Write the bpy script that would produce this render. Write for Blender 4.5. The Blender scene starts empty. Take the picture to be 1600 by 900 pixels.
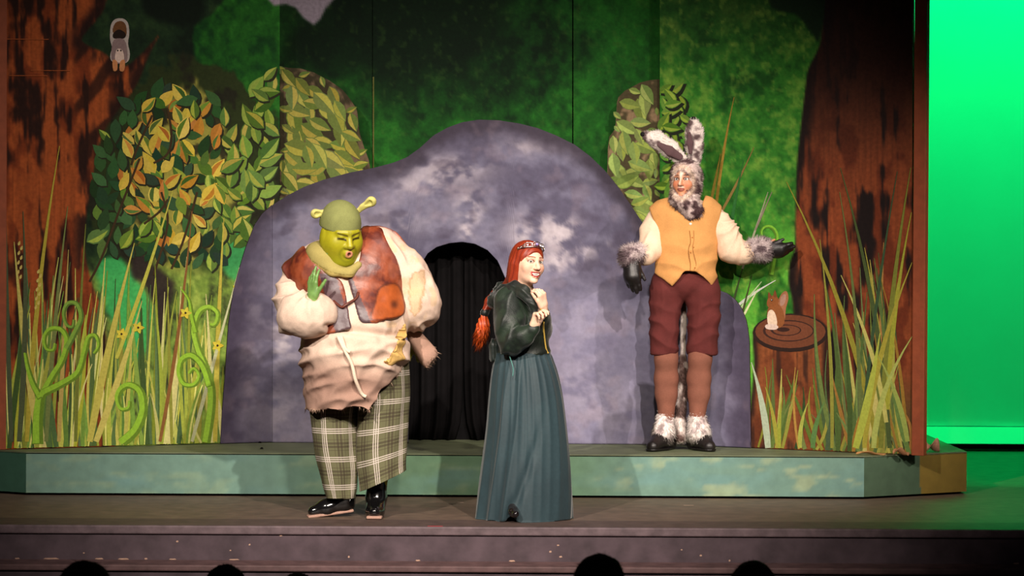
import bpy, math, random
import numpy as np
from mathutils import Vector, Matrix

scene = bpy.context.scene
# ------------------------------------------------------------------ camera
FPX = 3780.0
CAM = np.array([0.0, -14.0, 1.5])
_p = -math.atan(45.0 / FPX); _r = math.radians(0.29)
_F = np.array([0, math.cos(_p), math.sin(_p)])
_U0 = np.array([0, -math.sin(_p), math.cos(_p)])
_X = np.array([1.0, 0, 0])
_R = math.cos(_r) * _X + math.sin(_r) * _U0
_U = -math.sin(_r) * _X + math.cos(_r) * _U0
cam_data = bpy.data.cameras.new('camera')
cam = bpy.data.objects.new('camera', cam_data)
scene.collection.objects.link(cam)
cam_data.sensor_width = 36.0
cam_data.lens = 36.0 * FPX / 1600.0
cam_data.clip_end = 200
cam.matrix_world = Matrix(((_R[0], _U[0], -_F[0], CAM[0]), (_R[1], _U[1], -_F[1], CAM[1]),
                           (_R[2], _U[2], -_F[2], CAM[2]), (0, 0, 0, 1)))
cam_data.dof.use_dof = True
cam_data.dof.focus_distance = 14.6
cam_data.dof.aperture_fstop = 4.0
scene.camera = cam

# ------------------------------------------------------------------ world and lights
world = bpy.data.worlds.new('dark_auditorium'); scene.world = world
world.use_nodes = True
world.node_tree.nodes['Background'].inputs[0].default_value = (0.55, 0.5, 0.6, 1)
world.node_tree.nodes['Background'].inputs[1].default_value = 0.022
scene.view_settings.view_transform = 'Standard'
scene.view_settings.look = 'None'
scene.view_settings.gamma = 1.0
scene.view_settings.use_curve_mapping = False
scene.view_settings.exposure = 0.0

def spot(name, loc, target, watts, color, size_deg, blend, radius):
    l = bpy.data.lights.new(name, 'SPOT'); l.energy = watts; l.color = color
    l.spot_size = math.radians(size_deg); l.spot_blend = blend; l.shadow_soft_size = radius
    o = bpy.data.objects.new(name, l); scene.collection.objects.link(o)
    o.location = loc
    o.rotation_euler = (Vector(target) - Vector(loc)).to_track_quat('-Z', 'Y').to_euler()
    return o
WARM = (1.0, 0.885, 0.79)
spot('front_spot_from_right', (2.5, -9.6, 5.9), (-1.15, 1.2, 1.05), 4400, WARM, 33, 0.9, 0.07)
spot('front_spot_from_left', (-3.7, -9.6, 5.9), (0.1, 1.2, 0.7), 4500, WARM, 31, 0.9, 0.07)
spot('area_spot_from_right', (5.9, -5.6, 4.3), (1.35, 1.85, 0.95), 1700, WARM, 22, 0.8, 0.06)
spot('front_spot_centre', (0.3, -9.0, 5.2), (-0.1, 0.8, 0.75), 1900, (1.0, 0.88, 0.74), 32, 1.0, 0.15)
spot('added_fill_spot_right', (6.0, -6.5, 4.6), (2.35, 1.3, 0.25), 900, WARM, 17, 1.0, 0.1)  # extra lamp added to brighten the right end of the platform
spot('overhead_spot', (1.4, -2.2, 6.2), (0.15, 1.6, 0.8), 480, (1.0, 0.82, 0.78), 52, 1.0, 0.08)

def area(name, loc, target, watts, color, sx, sy):
    l = bpy.data.lights.new(name, 'AREA'); l.energy = watts; l.color = color
    l.shape = 'RECTANGLE'; l.size = sx; l.size_y = sy
    o = bpy.data.objects.new(name, l); scene.collection.objects.link(o)
    o.location = loc
    o.rotation_euler = (Vector(target) - Vector(loc)).to_track_quat('-Z', 'Y').to_euler()
    return o
# hanging row of green flood lamps that washes the backdrop cloth
for i, x in enumerate((-4.5, -1.5, 1.5, 4.2, 6.6)):
    area('backdrop_flood', (x, 3.7, 5.6), (x, 5.3, 2.2), 140, (0.0, 1.0, 0.21), 1.6, 0.25)

# ------------------------------------------------------------------ pixel helpers (photo frame 1600 x 900)
def rays(px, py):
    px = np.asarray(px, float); py = np.asarray(py, float)
    return _F + ((px - 800) / FPX)[..., None] * _R - ((py - 450) / FPX)[..., None] * _U
def W(px, py, Y):
    d = rays(px, py); t = (Y - CAM[1]) / d[..., 1]
    return CAM + d * t[..., None]
def S(px, Y=0.0):                       # pixels to metres at depth Y
    return px * (Y - CAM[1]) / FPX
class Plane:
    """upright plane through two floor points, normal towards the audience"""
    def __init__(s, ax, ay, bx, by):
        s.a = np.array([ax, ay, 0.0]); t = np.array([bx - ax, by - ay, 0.0]); s.t = t / np.linalg.norm(t)
        s.n = np.array([s.t[1], -s.t[0], 0.0])
    def at(s, px, py, off=0.0):
        d = rays(px, py); a = s.a + s.n * off
        t = ((a - CAM) @ s.n) / (d @ s.n)
        return CAM + d * t[..., None]

# ------------------------------------------------------------------ colour
def lin(c):
    c = np.asarray(c, float) / 255.0
    return np.where(c <= 0.04045, c / 12.92, ((c + 0.055) / 1.055) ** 2.4)
ALB = 0.88
def col(r, g, b):
    v = lin((r, g, b)) * ALB
    return (float(v[0]), float(v[1]), float(v[2]), 1.0)
def tone(rgb):                          # N x 3 display values to albedo
    return np.clip(lin(np.clip(rgb, 0, 255)) * ALB, 0, 0.95)

# ------------------------------------------------------------------ materials
MATS = {}
def paint_mat(name, rough=0.85, noise=0.12, nscale=60, spec=0.25, bump=0.0, bscale=80, coat=0.0, sheen=0.0, sss=0.0, metallic=0.0, aniso=None):
    """material that reads the mesh's own paint colours and breaks them up with procedural grain"""
    if name in MATS: return MATS[name]
    m = bpy.data.materials.new(name); m.use_nodes = True
    nt = m.node_tree; b = nt.nodes['Principled BSDF']
    at = nt.nodes.new('ShaderNodeAttribute'); at.attribute_name = 'Col'
    no = nt.nodes.new('ShaderNodeTexNoise'); no.inputs['Scale'].default_value = nscale; no.inputs['Detail'].default_value = 3
    tc = nt.nodes.new('ShaderNodeTexCoord'); mp = nt.nodes.new('ShaderNodeMapping')
    if aniso: mp.inputs['Scale'].default_value = aniso
    nt.links.new(tc.outputs['Object'], mp.inputs[0]); nt.links.new(mp.outputs[0], no.inputs['Vector'])
    mr = nt.nodes.new('ShaderNodeMapRange')
    mr.inputs[1].default_value = 0.3; mr.inputs[2].default_value = 0.7
    mr.inputs[3].default_value = 1 - noise; mr.inputs[4].default_value = 1 + noise
    nt.links.new(no.outputs[0], mr.inputs[0])
    mx = nt.nodes.new('ShaderNodeVectorMath'); mx.operation = 'SCALE'
    nt.links.new(at.outputs['Color'], mx.inputs[0]); nt.links.new(mr.outputs[0], mx.inputs['Scale'])
    nt.links.new(mx.outputs[0], b.inputs['Base Color'])
    b.inputs['Roughness'].default_value = rough
    b.inputs['Specular IOR Level'].default_value = spec
    b.inputs['Coat Weight'].default_value = coat; b.inputs['Coat Roughness'].default_value = 0.15
    b.inputs['Sheen Weight'].default_value = sheen; b.inputs['Metallic'].default_value = metallic
    if sheen: b.inputs['Sheen Roughness'].default_value = 0.35
    if sss:
        b.inputs['Subsurface Weight'].default_value = sss; b.inputs['Subsurface Radius'].default_value = (0.01, 0.004, 0.002)
        b.inputs['Subsurface Scale'].default_value = 0.6
    if bump:
        bn = nt.nodes.new('ShaderNodeTexNoise'); bn.inputs['Scale'].default_value = bscale; bn.inputs['Detail'].default_value = 4
        nt.links.new(mp.outputs[0], bn.inputs['Vector'])
        bu = nt.nodes.new('ShaderNodeBump'); bu.inputs['Strength'].default_value = bump; bu.inputs['Distance'].default_value = 0.01
        nt.links.new(bn.outputs[0], bu.inputs['Height']); nt.links.new(bu.outputs[0], b.inputs['Normal'])
    MATS[name] = m
    return m
def flat_mat(name, rgb, rough=0.8, noise=0.12, nscale=30, spec=0.3, metallic=0.0, bump=0.1, bscale=60):
    if name in MATS: return MATS[name]
    m = bpy.data.materials.new(name); m.use_nodes = True
    nt = m.node_tree; b = nt.nodes['Principled BSDF']
    c = col(*rgb)
    no = nt.nodes.new('ShaderNodeTexNoise'); no.inputs['Scale'].default_value = nscale; no.inputs['Detail'].default_value = 4
    tc = nt.nodes.new('ShaderNodeTexCoord'); nt.links.new(tc.outputs['Object'], no.inputs['Vector'])
    rp = nt.nodes.new('ShaderNodeValToRGB')
    rp.color_ramp.elements[0].position = 0.3; rp.color_ramp.elements[1].position = 0.7
    rp.color_ramp.elements[0].color = tuple(x * (1 - noise) for x in c[:3]) + (1,)
    rp.color_ramp.elements[1].color = tuple(min(1, x * (1 + noise)) for x in c[:3]) + (1,)
    nt.links.new(no.outputs[0], rp.inputs[0]); nt.links.new(rp.outputs[0], b.inputs['Base Color'])
    b.inputs['Roughness'].default_value = rough; b.inputs['Specular IOR Level'].default_value = spec
    b.inputs['Metallic'].default_value = metallic
    if bump:
        bu = nt.nodes.new('ShaderNodeBump'); bu.inputs['Strength'].default_value = bump; bu.inputs['Distance'].default_value = 0.01
        n2 = nt.nodes.new('ShaderNodeTexNoise'); n2.inputs['Scale'].default_value = bscale
        nt.links.new(tc.outputs['Object'], n2.inputs['Vector'])
        nt.links.new(n2.outputs[0], bu.inputs['Height']); nt.links.new(bu.outputs[0], b.inputs['Normal'])
    MATS[name] = m
    return m

# ------------------------------------------------------------------ numpy noise
_rng = np.random.RandomState(7)
_TAB = _rng.rand(4096).astype('f4')
def _h(i, j, k=0):
    n = (i.astype(np.int64) * 73856093) ^ (j.astype(np.int64) * 19349663) ^ (np.asarray(k).astype(np.int64) * 83492791)
    return _TAB[(n ^ (n >> 11)) & 4095]
def vnoise2(x, y):
    i = np.floor(x); j = np.floor(y); u = x - i; v = y - j
    u = u * u * (3 - 2 * u); v = v * v * (3 - 2 * v)
    a = _h(i, j) * (1 - u) + _h(i + 1, j) * u; b = _h(i, j + 1) * (1 - u) + _h(i + 1, j + 1) * u
    return a * (1 - v) + b * v
def fbm2(x, y, o=4):
    s = 0; a = 0.5; t = 0
    for q in range(o):
        s = s + a * vnoise2(x + 17.3 * q, y + 9.1 * q); t += a; a *= 0.5; x = x * 2.03; y = y * 2.03
    return s / t
def vnoise3(P):
    f = np.floor(P); w = P - f; w = w * w * (3 - 2 * w); i, j, k = f[..., 0], f[..., 1], f[..., 2]
    r = 0
    for a in (0, 1):
        for b in (0, 1):
            for c in (0, 1):
                r = r + _h(i + a, j + b, k + c) * (w[..., 0] if a else 1 - w[..., 0]) * (w[..., 1] if b else 1 - w[..., 1]) * (w[..., 2] if c else 1 - w[..., 2])
    return r
def fbm3(P, f, o=3):
    s = 0; a = 0.5; t = 0; P = np.asarray(P) * f
    for q in range(o):
        s = s + a * vnoise3(P + 13.7 * q); t += a; a *= 0.5; P = P * 2.03
    return s / t
def sst(a, b, x):
    t = np.clip((x - a) / (b - a), 0, 1); return t * t * (3 - 2 * t)
def polysdf(px, py, poly):
    """signed distance to a polygon, negative inside"""
    V = np.asarray(poly, float); d = np.full(np.shape(px), 1e9); s = np.ones(np.shape(px), bool)
    n = len(V); j = n - 1
    for i in range(n):
        ex, ey = V[j] - V[i]; wx = px - V[i][0]; wy = py - V[i][1]
        t = np.clip((wx * ex + wy * ey) / (ex * ex + ey * ey + 1e-12), 0, 1)
        d = np.minimum(d, (wx - ex * t) ** 2 + (wy - ey * t) ** 2)
        c1 = py >= V[i][1]; c2 = py < V[j][1]; c3 = ex * wy > ey * wx
        flip = (c1 & c2 & c3) | (~c1 & ~c2 & ~c3)
        s ^= flip; j = i
    d = np.sqrt(d)
    return np.where(s, d, -d)
def mixc(base, c, m):
    return base * (1 - m[..., None]) + np.asarray(c, float) * m[..., None]
def smooth_poly(pts, n=6, closed=True):
    """Catmull-Rom through the points"""
    P = np.asarray(pts, float); out = []; N = len(P)
    for i in range(N if closed else N - 1):
        g = lambda q: P[q % N] if closed else P[min(max(q, 0), N - 1)]
        a, b, c, d = g(i - 1), g(i), g(i + 1), g(i + 2)
        for k in range(n):
            t = k / n
            out.append(0.5 * ((2 * b) + (c - a) * t + (2 * a - 5 * b + 4 * c - d) * t * t + (3 * b - a - 3 * c + d) * t ** 3))
    if not closed: out.append(P[-1])
    return np.array(out)

# ------------------------------------------------------------------ objects
def link(o, parent=None):
    scene.collection.objects.link(o)
    if parent is not None: o.parent = parent
    return o
def tag(o, label=None, cat=None, group=None, kind=None):
    if label: o['label'] = label
    if cat: o['category'] = cat
    if group: o['group'] = group
    if kind: o['kind'] = kind
    return o
def empty(name, loc, label, cat, group=None):
    o = bpy.data.objects.new(name, None); link(o); o.location = tuple(loc); o.empty_display_size = 0.1
    return tag(o, label, cat, group)
def world_loc(o):
    p = np.zeros(3)
    while o is not None:
        p = p + np.array(o.location); o = o.parent
    return p
def mesh_np(name, V, Q, mat, parent=None, colors=None, smooth=True, origin=None, uv=None):
    """mesh object from arrays; V in world space, Q an int array of quads or triangles"""
    V = np.asarray(V, 'f8'); Q = np.asarray(Q, 'i4'); k = Q.shape[1]
    base = world_loc(parent) if parent is not None else np.zeros(3)
    o0 = np.zeros(3) if origin is None else np.asarray(origin, float)
    me = bpy.data.meshes.new(name)
    me.vertices.add(len(V)); me.vertices.foreach_set('co', (V - base - (o0 - base if origin is not None else 0)).astype('f4').ravel())
    me.loops.add(Q.size); me.loops.foreach_set('vertex_index', Q.ravel())
    me.polygons.add(len(Q)); me.polygons.foreach_set('loop_start', np.arange(0, Q.size, k, dtype='i4'))
    if smooth: me.polygons.foreach_set('use_smooth', np.ones(len(Q), bool))
    me.update(calc_edges=True); me.validate()
    if colors is not None:
        at = me.color_attributes.new('Col', 'FLOAT_COLOR', 'POINT')
        c = np.ones((len(V), 4), 'f4'); c[:, :3] = colors; at.data.foreach_set('color', c.ravel())
    if uv is not None:
        ul = me.uv_layers.new(name='UVMap'); ul.data.foreach_set('uv', np.asarray(uv, 'f4')[Q.ravel()].ravel())
    me.materials.append(mat)
    o = bpy.data.objects.new(name, me); link(o, parent)
    if origin is not None: o.location = tuple(o0 - base)
    return o
def mesh_py(name, V, Fc, mat, parent=None, colors=None, smooth=False, origin=None):
    base = world_loc(parent) if parent is not None else np.zeros(3)
    o0 = base if origin is None else np.asarray(origin, float)
    me = bpy.data.meshes.new(name)
    me.from_pydata([tuple(np.asarray(v) - o0) for v in V], [], [tuple(f) for f in Fc])
    if smooth:
        for p in me.polygons: p.use_smooth = True
    if colors is not None:
        at = me.color_attributes.new('Col', 'FLOAT_COLOR', 'POINT')
        c = np.ones((len(V), 4), 'f4'); c[:, :3] = colors; at.data.foreach_set('color', c.ravel())
    me.materials.append(mat); me.update()
    o = bpy.data.objects.new(name, me); link(o, parent)
    if origin is not None: o.location = tuple(o0 - base)
    return o
def box(name, lo, hi, mat, parent=None, bevel=0.0, origin=None):
    x0, y0, z0 = lo; x1, y1, z1 = hi
    V = [(x0, y0, z0), (x1, y0, z0), (x1, y1, z0), (x0, y1, z0), (x0, y0, z1), (x1, y0, z1), (x1, y1, z1), (x0, y1, z1)]
    Fc = [(0, 3, 2, 1), (4, 5, 6, 7), (0, 1, 5, 4), (1, 2, 6, 5), (2, 3, 7, 6), (3, 0, 4, 7)]
    o = mesh_py(name, V, Fc, mat, parent, origin=origin)
    if bevel:
        md = o.modifiers.new('edge', 'BEVEL'); md.width = bevel; md.segments = 2
    return o
def prism(name, outline, z0, z1, mat, parent=None, bevel=0.0, origin=None):
    """upright prism over a floor outline (counter-clockwise from above)"""
    n = len(outline)
    V = [(x, y, z0) for x, y in outline] + [(x, y, z1) for x, y in outline]
    Fc = [tuple(range(n - 1, -1, -1)), tuple(range(n, 2 * n))] + [(i, (i + 1) % n, n + (i + 1) % n, n + i) for i in range(n)]
    o = mesh_py(name, V, Fc, mat, parent, origin=origin)
    if bevel:
        md = o.modifiers.new('edge', 'BEVEL'); md.width = bevel; md.segments = 2
    return o
def tube(name, pts, rad, mat, parent=None, n=8, color=None, flat=1.0):
    """round tube through points with a radius for each point"""
    P = np.asarray(pts, float); m = len(P); rad = np.broadcast_to(np.asarray(rad, float), (m,))
    T = np.gradient(P, axis=0); T /= np.linalg.norm(T, axis=1)[:, None] + 1e-9
    V = []
    ref = np.array([0.13, 0.95, 0.28])
    for i in range(m):
        a = np.cross(T[i], ref); a /= np.linalg.norm(a) + 1e-9; b = np.cross(T[i], a)
        for k in range(n):
            t = 2 * math.pi * k / n
            V.append(P[i] + (a * math.cos(t) + b * math.sin(t) * flat) * rad[i])
    Fc = [(i * n + k, i * n + (k + 1) % n, (i + 1) * n + (k + 1) % n, (i + 1) * n + k) for i in range(m - 1) for k in range(n)]
    Fc += [tuple(range(n - 1, -1, -1)), tuple((m - 1) * n + k for k in range(n))]
    cc = None
    if color is not None: cc = np.tile(tone(np.array(color, float)), (len(V), 1))
    return mesh_py(name, V, Fc, mat, parent, cc, smooth=True)
# ================================================================== THE STAGE
ZP = 0.273                                   # platform height
m_floor = flat_mat('stage_floor_paint', (104, 86, 72), 0.55, 0.25, 9, 0.4, bump=0.06, bscale=25)
m_pool_edge = flat_mat('floor_pool_edge', (84, 68, 62), 0.6, 0.25, 11, 0.35, bump=0.06)  # darker front strip of floor, paints in the edge of the light pool
m_fascia = flat_mat('fascia_paint', (78, 64, 70), 0.7, 0.35, 7, 0.3, bump=0.15, bscale=20)
m_black = flat_mat('black_cloth', (16, 15, 16), 0.95, 0.3, 20, 0.1)
m_house = flat_mat('auditorium_floor', (40, 30, 30), 0.9, 0.2, 8)
tag(box('floor', (-9, -0.12, -0.03), (9, 7.0, 0.0), m_floor), kind='structure')
tag(box('floor', (-9, -0.50, -0.03), (9, -0.12, 0.001), m_pool_edge, bevel=0.006), kind='structure')
tag(box('trim_1', (-9, -0.515, -0.045), (9, -0.485, 0.004), flat_mat('nosing', (100, 84, 88), 0.6, 0.3, 15), bevel=0.008), kind='structure')
tag(box('wall_front', (-9, -0.499, -0.19), (9, -0.40, -0.03), m_fascia), kind='structure')
tag(box('trim_2', (-9, -0.72, -0.225), (9, -0.40, -0.19), flat_mat('step_tread', (98, 74, 74), 0.65, 0.3, 12), bevel=0.008), kind='structure')
tag(box('wall_front', (-9, -0.70, -0.92), (9, -0.42, -0.225), m_fascia), kind='structure')
tag(box('floor', (-9, -8.0, -0.95), (9, -0.40, -0.92), m_house), kind='structure')
# scuffs, chips and tape on the fascia, floor and platform
m_chip = flat_mat('bare_wood_chip', (185, 150, 130), 0.8, 0.2, 40)
rnd = random.Random(3)
fas = [o for o in bpy.data.objects if o.name.startswith('wall_front')][0]
chips = [(27, 873, 8), (80, 873, 26), (155, 873, 14), (193, 875, 18), (228, 873, 5), (270, 874, 12), (366, 877, 17), (277, 846, 4), (131, 864, 3),
         (653, 879, 8), (545, 870, 3), (800, 881, 10), (860, 862, 4), (872, 852, 4), (876, 870, 5), (1065, 859, 3), (1095, 868, 4), (1140, 876, 3), (1588, 882, 10), (439, 829, 5), (390, 851, 3), (360, 860, 3)]
def quadpatch(V, n, mat, name, parent):
    return mesh_py(name, V, [tuple(range(len(V)))], mat, parent)
for (x, y, w) in chips:
    c = W(x, y, -0.5005); a = S(w * 0.5, -0.5); h = S(rnd.uniform(0.9, 1.7), -0.5)
    c[2] = min(max(c[2], -0.186), -0.05)
    V = [(c[0] - a, -0.5003, c[2] - h * .4), (c[0] - a * .3, -0.5003, c[2] - h), (c[0] + a, -0.5003, c[2] - h * .5), (c[0] + a * .6, -0.5003, c[2] + h), (c[0] - a * .7, -0.5003, c[2] + h * .8)]
    quadpatch(V, None, m_chip, 'paint_chip', fas)
def floor_mark(name, px, py, w, d, z, rgb, label, cat, rz=0.0):
    rr = rays(px, py); t = (z - CAM[2]) / rr[2]; c = CAM + rr * t
    o = box(name, (-w / 2, -d / 2, 0), (w / 2, d / 2, 0.0015), flat_mat('tape_%d_%d_%d' % rgb, rgb, 0.6, 0.1, 50))
    o.location = (c[0], c[1], z); o.rotation_euler[2] = rz
    return tag(o, label, cat)
floor_mark('tape_mark', 680, 822.5, 0.085, 0.03, 0.0012, (190, 60, 66), 'pink tape mark on the darkened stage edge between the two front performers', 'tape')
floor_mark('tape_mark', 1076, 789.5, 0.06, 0.012, 0.0, (150, 130, 112), 'thin pale tape strip on the stage floor in front of the green platform', 'tape')
floor_mark('tape_mark', 719, 785, 0.04, 0.02, 0.0, (140, 124, 108), 'short pale tape scrap on the stage floor left of the long skirt', 'tape')

# ---------------------------------------------------------------- platform with chamfered ends
plat = empty('stage_platform', (0, 1.9, 0), 'low green painted platform with angled ends carrying the forest scenery', 'platform')
outline = [(-3.05, 1.20), (2.22, 1.20), (2.94, 1.60), (2.94, 3.3), (-3.85, 3.3), (-3.85, 1.64)]
def plat_col(P):
    x, y, z = P[:, 0], P[:, 1], P[:, 2]
    n = fbm2(x * 2.1 + 5, z * 7 + y, 4); n2 = fbm2(x * 5.5, z * 18 + 3 * y, 4)
    c = mixc(np.tile(np.array([106., 138, 124]), (len(P), 1)), (100, 134, 104), sst(-1.6, -0.9, x) * sst(0.9, 0.2, x))
    c = mixc(c, (104, 142, 138), sst(0.5, 0.8, n) * .7)
    c = mixc(c, (176, 176, 132), sst(0.58, 0.72, n2) * sst(0.4, 1.0, x) * 0.4)
    c = mixc(c, (150, 166, 128), sst(0.56, 0.75, n2) * 0.35)
    return c
def wallstrip(a, b, z0, z1, colfn, name, parent, mat, res=0.02):
    L = math.hypot(b[0] - a[0], b[1] - a[1]); nu = max(2, int(L / res)); nv = max(2, int((z1 - z0) / res))
    u, v = np.meshgrid(np.linspace(0, 1, nu + 1), np.linspace(0, 1, nv + 1), indexing='ij')
    V = np.stack([a[0] + (b[0] - a[0]) * u, a[1] + (b[1] - a[1]) * u, z0 + (z1 - z0) * v], -1).reshape(-1, 3)
    i, j = np.meshgrid(np.arange(nu), np.arange(nv), indexing='ij'); k = (i * (nv + 1) + j).ravel()
    return mesh_np(name, V, np.stack([k, k + nv + 1, k + nv + 2, k + 1], 1), mat, parent, tone(colfn(V)), smooth=False)
m_plat = paint_mat('platform_paint', 0.75, 0.1, 14, 0.3, bump=0.05, bscale=40)
prism('platform_base', [(x * 0.985, y * 0.985 + 0.05) for x, y in outline], 0.0, 0.03, m_black, plat)
prism('platform_body', [(x, y + 0.004) for x, y in outline], 0.018, ZP - 0.012, m_black, plat)
prism('platform_top', outline, ZP - 0.012, ZP, flat_mat('platform_top_paint', (104, 112, 84), 0.6, 0.22, 5, 0.4, bump=0.05), plat)
wallstrip(outline[0], outline[1], 0.016, ZP - 0.006, plat_col, 'front_face', plat, m_plat)
wallstrip(outline[5], outline[0], 0.016, ZP - 0.006, lambda P: np.tile(np.array([58., 96, 78]), (len(P), 1)), 'angled_face', plat, m_plat)
wallstrip(outline[1], outline[2], 0.016, ZP - 0.006, lambda P: np.where((P[:, 0] > 2.615 + (P[:, 2]) * -0.05)[:, None], np.array([128., 106, 44]), np.array([72., 94, 72])) + 0., 'angled_face', plat, m_plat, 0.012)
wallstrip(outline[2], outline[3], 0.016, ZP - 0.006, lambda P: np.tile(np.array([80., 70, 40]), (len(P), 1)), 'side_face', plat, m_plat, 0.05)

# ================================================================== BACKDROP CLOTH FAR UPSTAGE
cyc = empty('backdrop_cloth', (0, 5.2, 0), 'huge plain backdrop cloth glowing bright green behind the scenery', 'backdrop')
m_cyc = flat_mat('white_muslin', (242, 246, 242), 0.9, 0.02, 3, 0.1, bump=0)
nx = 120
xs = np.linspace(-8.5, 8.5, nx + 1); yy = 5.25 + 0.006 * np.sin(xs * 9) + 0.004 * np.sin(xs * 23)
V = np.concatenate([np.stack([xs, yy, np.full(nx + 1, z)], 1) for z in (0.19, 1.6, 3.2, 6.0)])
k = np.concatenate([np.arange(nx) + r * (nx + 1) for r in range(3)])
mesh_np('cloth', V, np.stack([k, k + 1, k + nx + 2, k + nx + 1], 1), m_cyc, cyc)
mesh_py('bottom_hem', [(-8.5, 5.20, 0.188), (8.5, 5.20, 0.188), (8.5, 5.09, 0.062), (-8.5, 5.09, 0.062), (-8.5, 5.24, 0.18), (8.5, 5.24, 0.18), (8.5, 5.13, 0.055), (-8.5, 5.13, 0.055)],
        [(0, 3, 2, 1), (4, 5, 6, 7), (3, 7, 6, 2), (0, 1, 5, 4)], m_cyc, cyc)
tag(box('wall_back', (-9, 7.0, -0.03), (9, 7.1, 6.5), m_black), kind='structure')
tag(box('wall_left', (-9.1, -0.4, -0.03), (-9, 7.1, 6.5), m_black), kind='structure')
tag(box('wall_right', (9, -0.4, -0.03), (9.1, 7.1, 6.5), m_black), kind='structure')

# ================================================================== PAINTED SCENERY FLATS
m_scene = paint_mat('scenic_paint', 0.88, 0.16, 45, 0.2, bump=0.08, bscale=70)
m_decal = paint_mat('brushed_paint', 0.85, 0.13, 60, 0.22)
m_trim = flat_mat('brown_trim_paint', (140, 68, 38), 0.7, 0.12, 18)
m_edge = flat_mat('raw_edge', (120, 82, 52), 0.9, 0.2, 30)
PL = Plane(-3.27, 1.34, -1.53, 2.12)
PR = Plane(0.975, 2.12, 2.54, 1.27)
PK = Plane(-3, 2.06, 3, 2.06)          # rock
PB = Plane(-3, 2.22, 3, 2.22)          # bush cut-outs
PG = Plane(-3, 2.50, 3, 2.50)          # back panels
def base_row(plane, px, z=ZP + 0.002):
    px = np.asarray(px, float); r = np.full(px.shape, 690.0)
    for _ in range(4):
        a = plane.at(px, r)[..., 2]; b = plane.at(px, r + 4)[..., 2]
        r = r + (z - a) * 4 / (b - a)
    return r
def canvas(name, plane, segs, colfn, parent, res=3.0, thick=0.035, off=0.0, mat=None):
    """painted panel: segs = list of (x0, x1, top(px), bottom(px)) column runs, painted by colfn(px, py)"""
    VV, QQ, CC = [], [], []; nb = 0
    for (x0, x1, top, bot) in segs:
        nu = max(2, int(abs(x1 - x0) / res)); px = np.linspace(x0, x1, nu + 1)
        t = np.broadcast_to(np.asarray(top(px), float), px.shape); b = np.broadcast_to(np.asarray(bot(px), float), px.shape)
        nv = max(2, int((b - t).max() / res)); v = np.linspace(0, 1, nv + 1)
        PX = np.repeat(px[:, None], nv + 1, 1); PY = t[:, None] + (b - t)[:, None] * v
        Fv = plane.at(PX, PY, off); Bv = plane.n * -thick
        VV.append(Fv.reshape(-1, 3)); CC.append(colfn(PX, PY).reshape(-1, 3))
        i, j = np.meshgrid(np.arange(nu), np.arange(nv), indexing='ij'); k = (nb + i * (nv + 1) + j).ravel()
        QQ.append(np.stack([k, k + 1, k + nv + 2, k + nv + 1], 1))
        n0 = nb; nb += (nu + 1) * (nv + 1)
        # back and rim
        VV.append(np.concatenate([Fv[:, 0] + Bv, Fv[:, -1] + Bv])); CC.append(np.tile(np.array([60., 45, 35]), (2 * (nu + 1), 1)))
        ii = np.arange(nu); T = n0 + ii * (nv + 1); Bt = T + nv; bt = nb + ii; bb = nb + nu + 1 + ii
        QQ.append(np.stack([bt, bt + 1, bb + 1, bb], 1))
        QQ.append(np.stack([T, T + nv + 1, bt + 1, bt], 1)); QQ.append(np.stack([Bt, bb, bb + 1, Bt + nv + 1], 1))
        for e, c in ((0, 0), (nu, nu)):
            jj = n0 + e * (nv + 1)
            QQ.append(np.array([[jj, nb + c, nb + nu + 1 + c, jj + nv]]))
        nb += 2 * (nu + 1)
    return mesh_np(name, np.concatenate(VV), np.concatenate(QQ), mat or m_scene, parent, tone(np.concatenate(CC)), smooth=False)

# ------------------------------------------------------------ brush strokes (paint lying on the flats)
class Paint:
    def __init__(s, plane, parent, off0): s.plane, s.parent, s.off, s.k = plane, parent, off0, 0
    def polys(s, name, polys):
        """polys: list of (outline in photo pixels, colour); each later one lies a hair above the one before"""
        V, Fc, C = [], [], []
        for pts, c in polys:
            pts = np.array(pts, float); s.k += 1
            if pts[:, 1].max() > 670: pts[:, 1] = np.minimum(pts[:, 1], base_row(s.plane, pts[:, 0]) - 0.4)
            w = s.plane.at(pts[:, 0], pts[:, 1], s.off + s.k * 0.00001)
            Fc.append(tuple(range(len(V), len(V) + len(pts)))); V += list(w); C += [c] * len(pts)
        V = np.array(V); o = V.mean(0)
        return mesh_py(name, V, Fc, m_decal, s.parent, tone(np.array(C, float)), origin=o)
def stroke(pts, w):
    """ribbon outline along a pixel polyline, w = half width per point"""
    P = np.asarray(pts, float); w = np.broadcast_to(np.asarray(w, float), (len(P),))
    T = np.gradient(P, axis=0); T /= np.linalg.norm(T, axis=1)[:, None] + 1e-9
    N = np.stack([-T[:, 1], T[:, 0]], 1)
    return np.concatenate([P + N * w[:, None], (P - N * w[:, None])[::-1]])
def leaf_pts(x, y, L, Wd, ang, half=0):
    t = np.linspace(0, 1, 6); w = np.sin(np.pi * t ** 0.8) * Wd * 0.5
    ax = np.stack([t * L - L / 2, 0 * t], 1)
    if half > 0: up = ax + np.stack([0 * t, w * 0.92], 1); lo = (ax + np.stack([0 * t, w * 0.1], 1))[::-1][1:-1]
    elif half < 0: up = ax - np.stack([0 * t, w * 0.1], 1); lo = (ax - np.stack([0 * t, w * 0.92], 1))[::-1][1:-1]
    else: up = ax + np.stack([0 * t, w], 1); lo = (ax - np.stack([0 * t, w], 1))[::-1]
    P = np.concatenate([up, lo[1:-1] if half == 0 else lo])
    c, s_ = math.cos(ang), math.sin(ang)
    return np.stack([P[:, 0] * c - P[:, 1] * s_ + x, P[:, 0] * s_ + P[:, 1] * c + y], 1)
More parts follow.
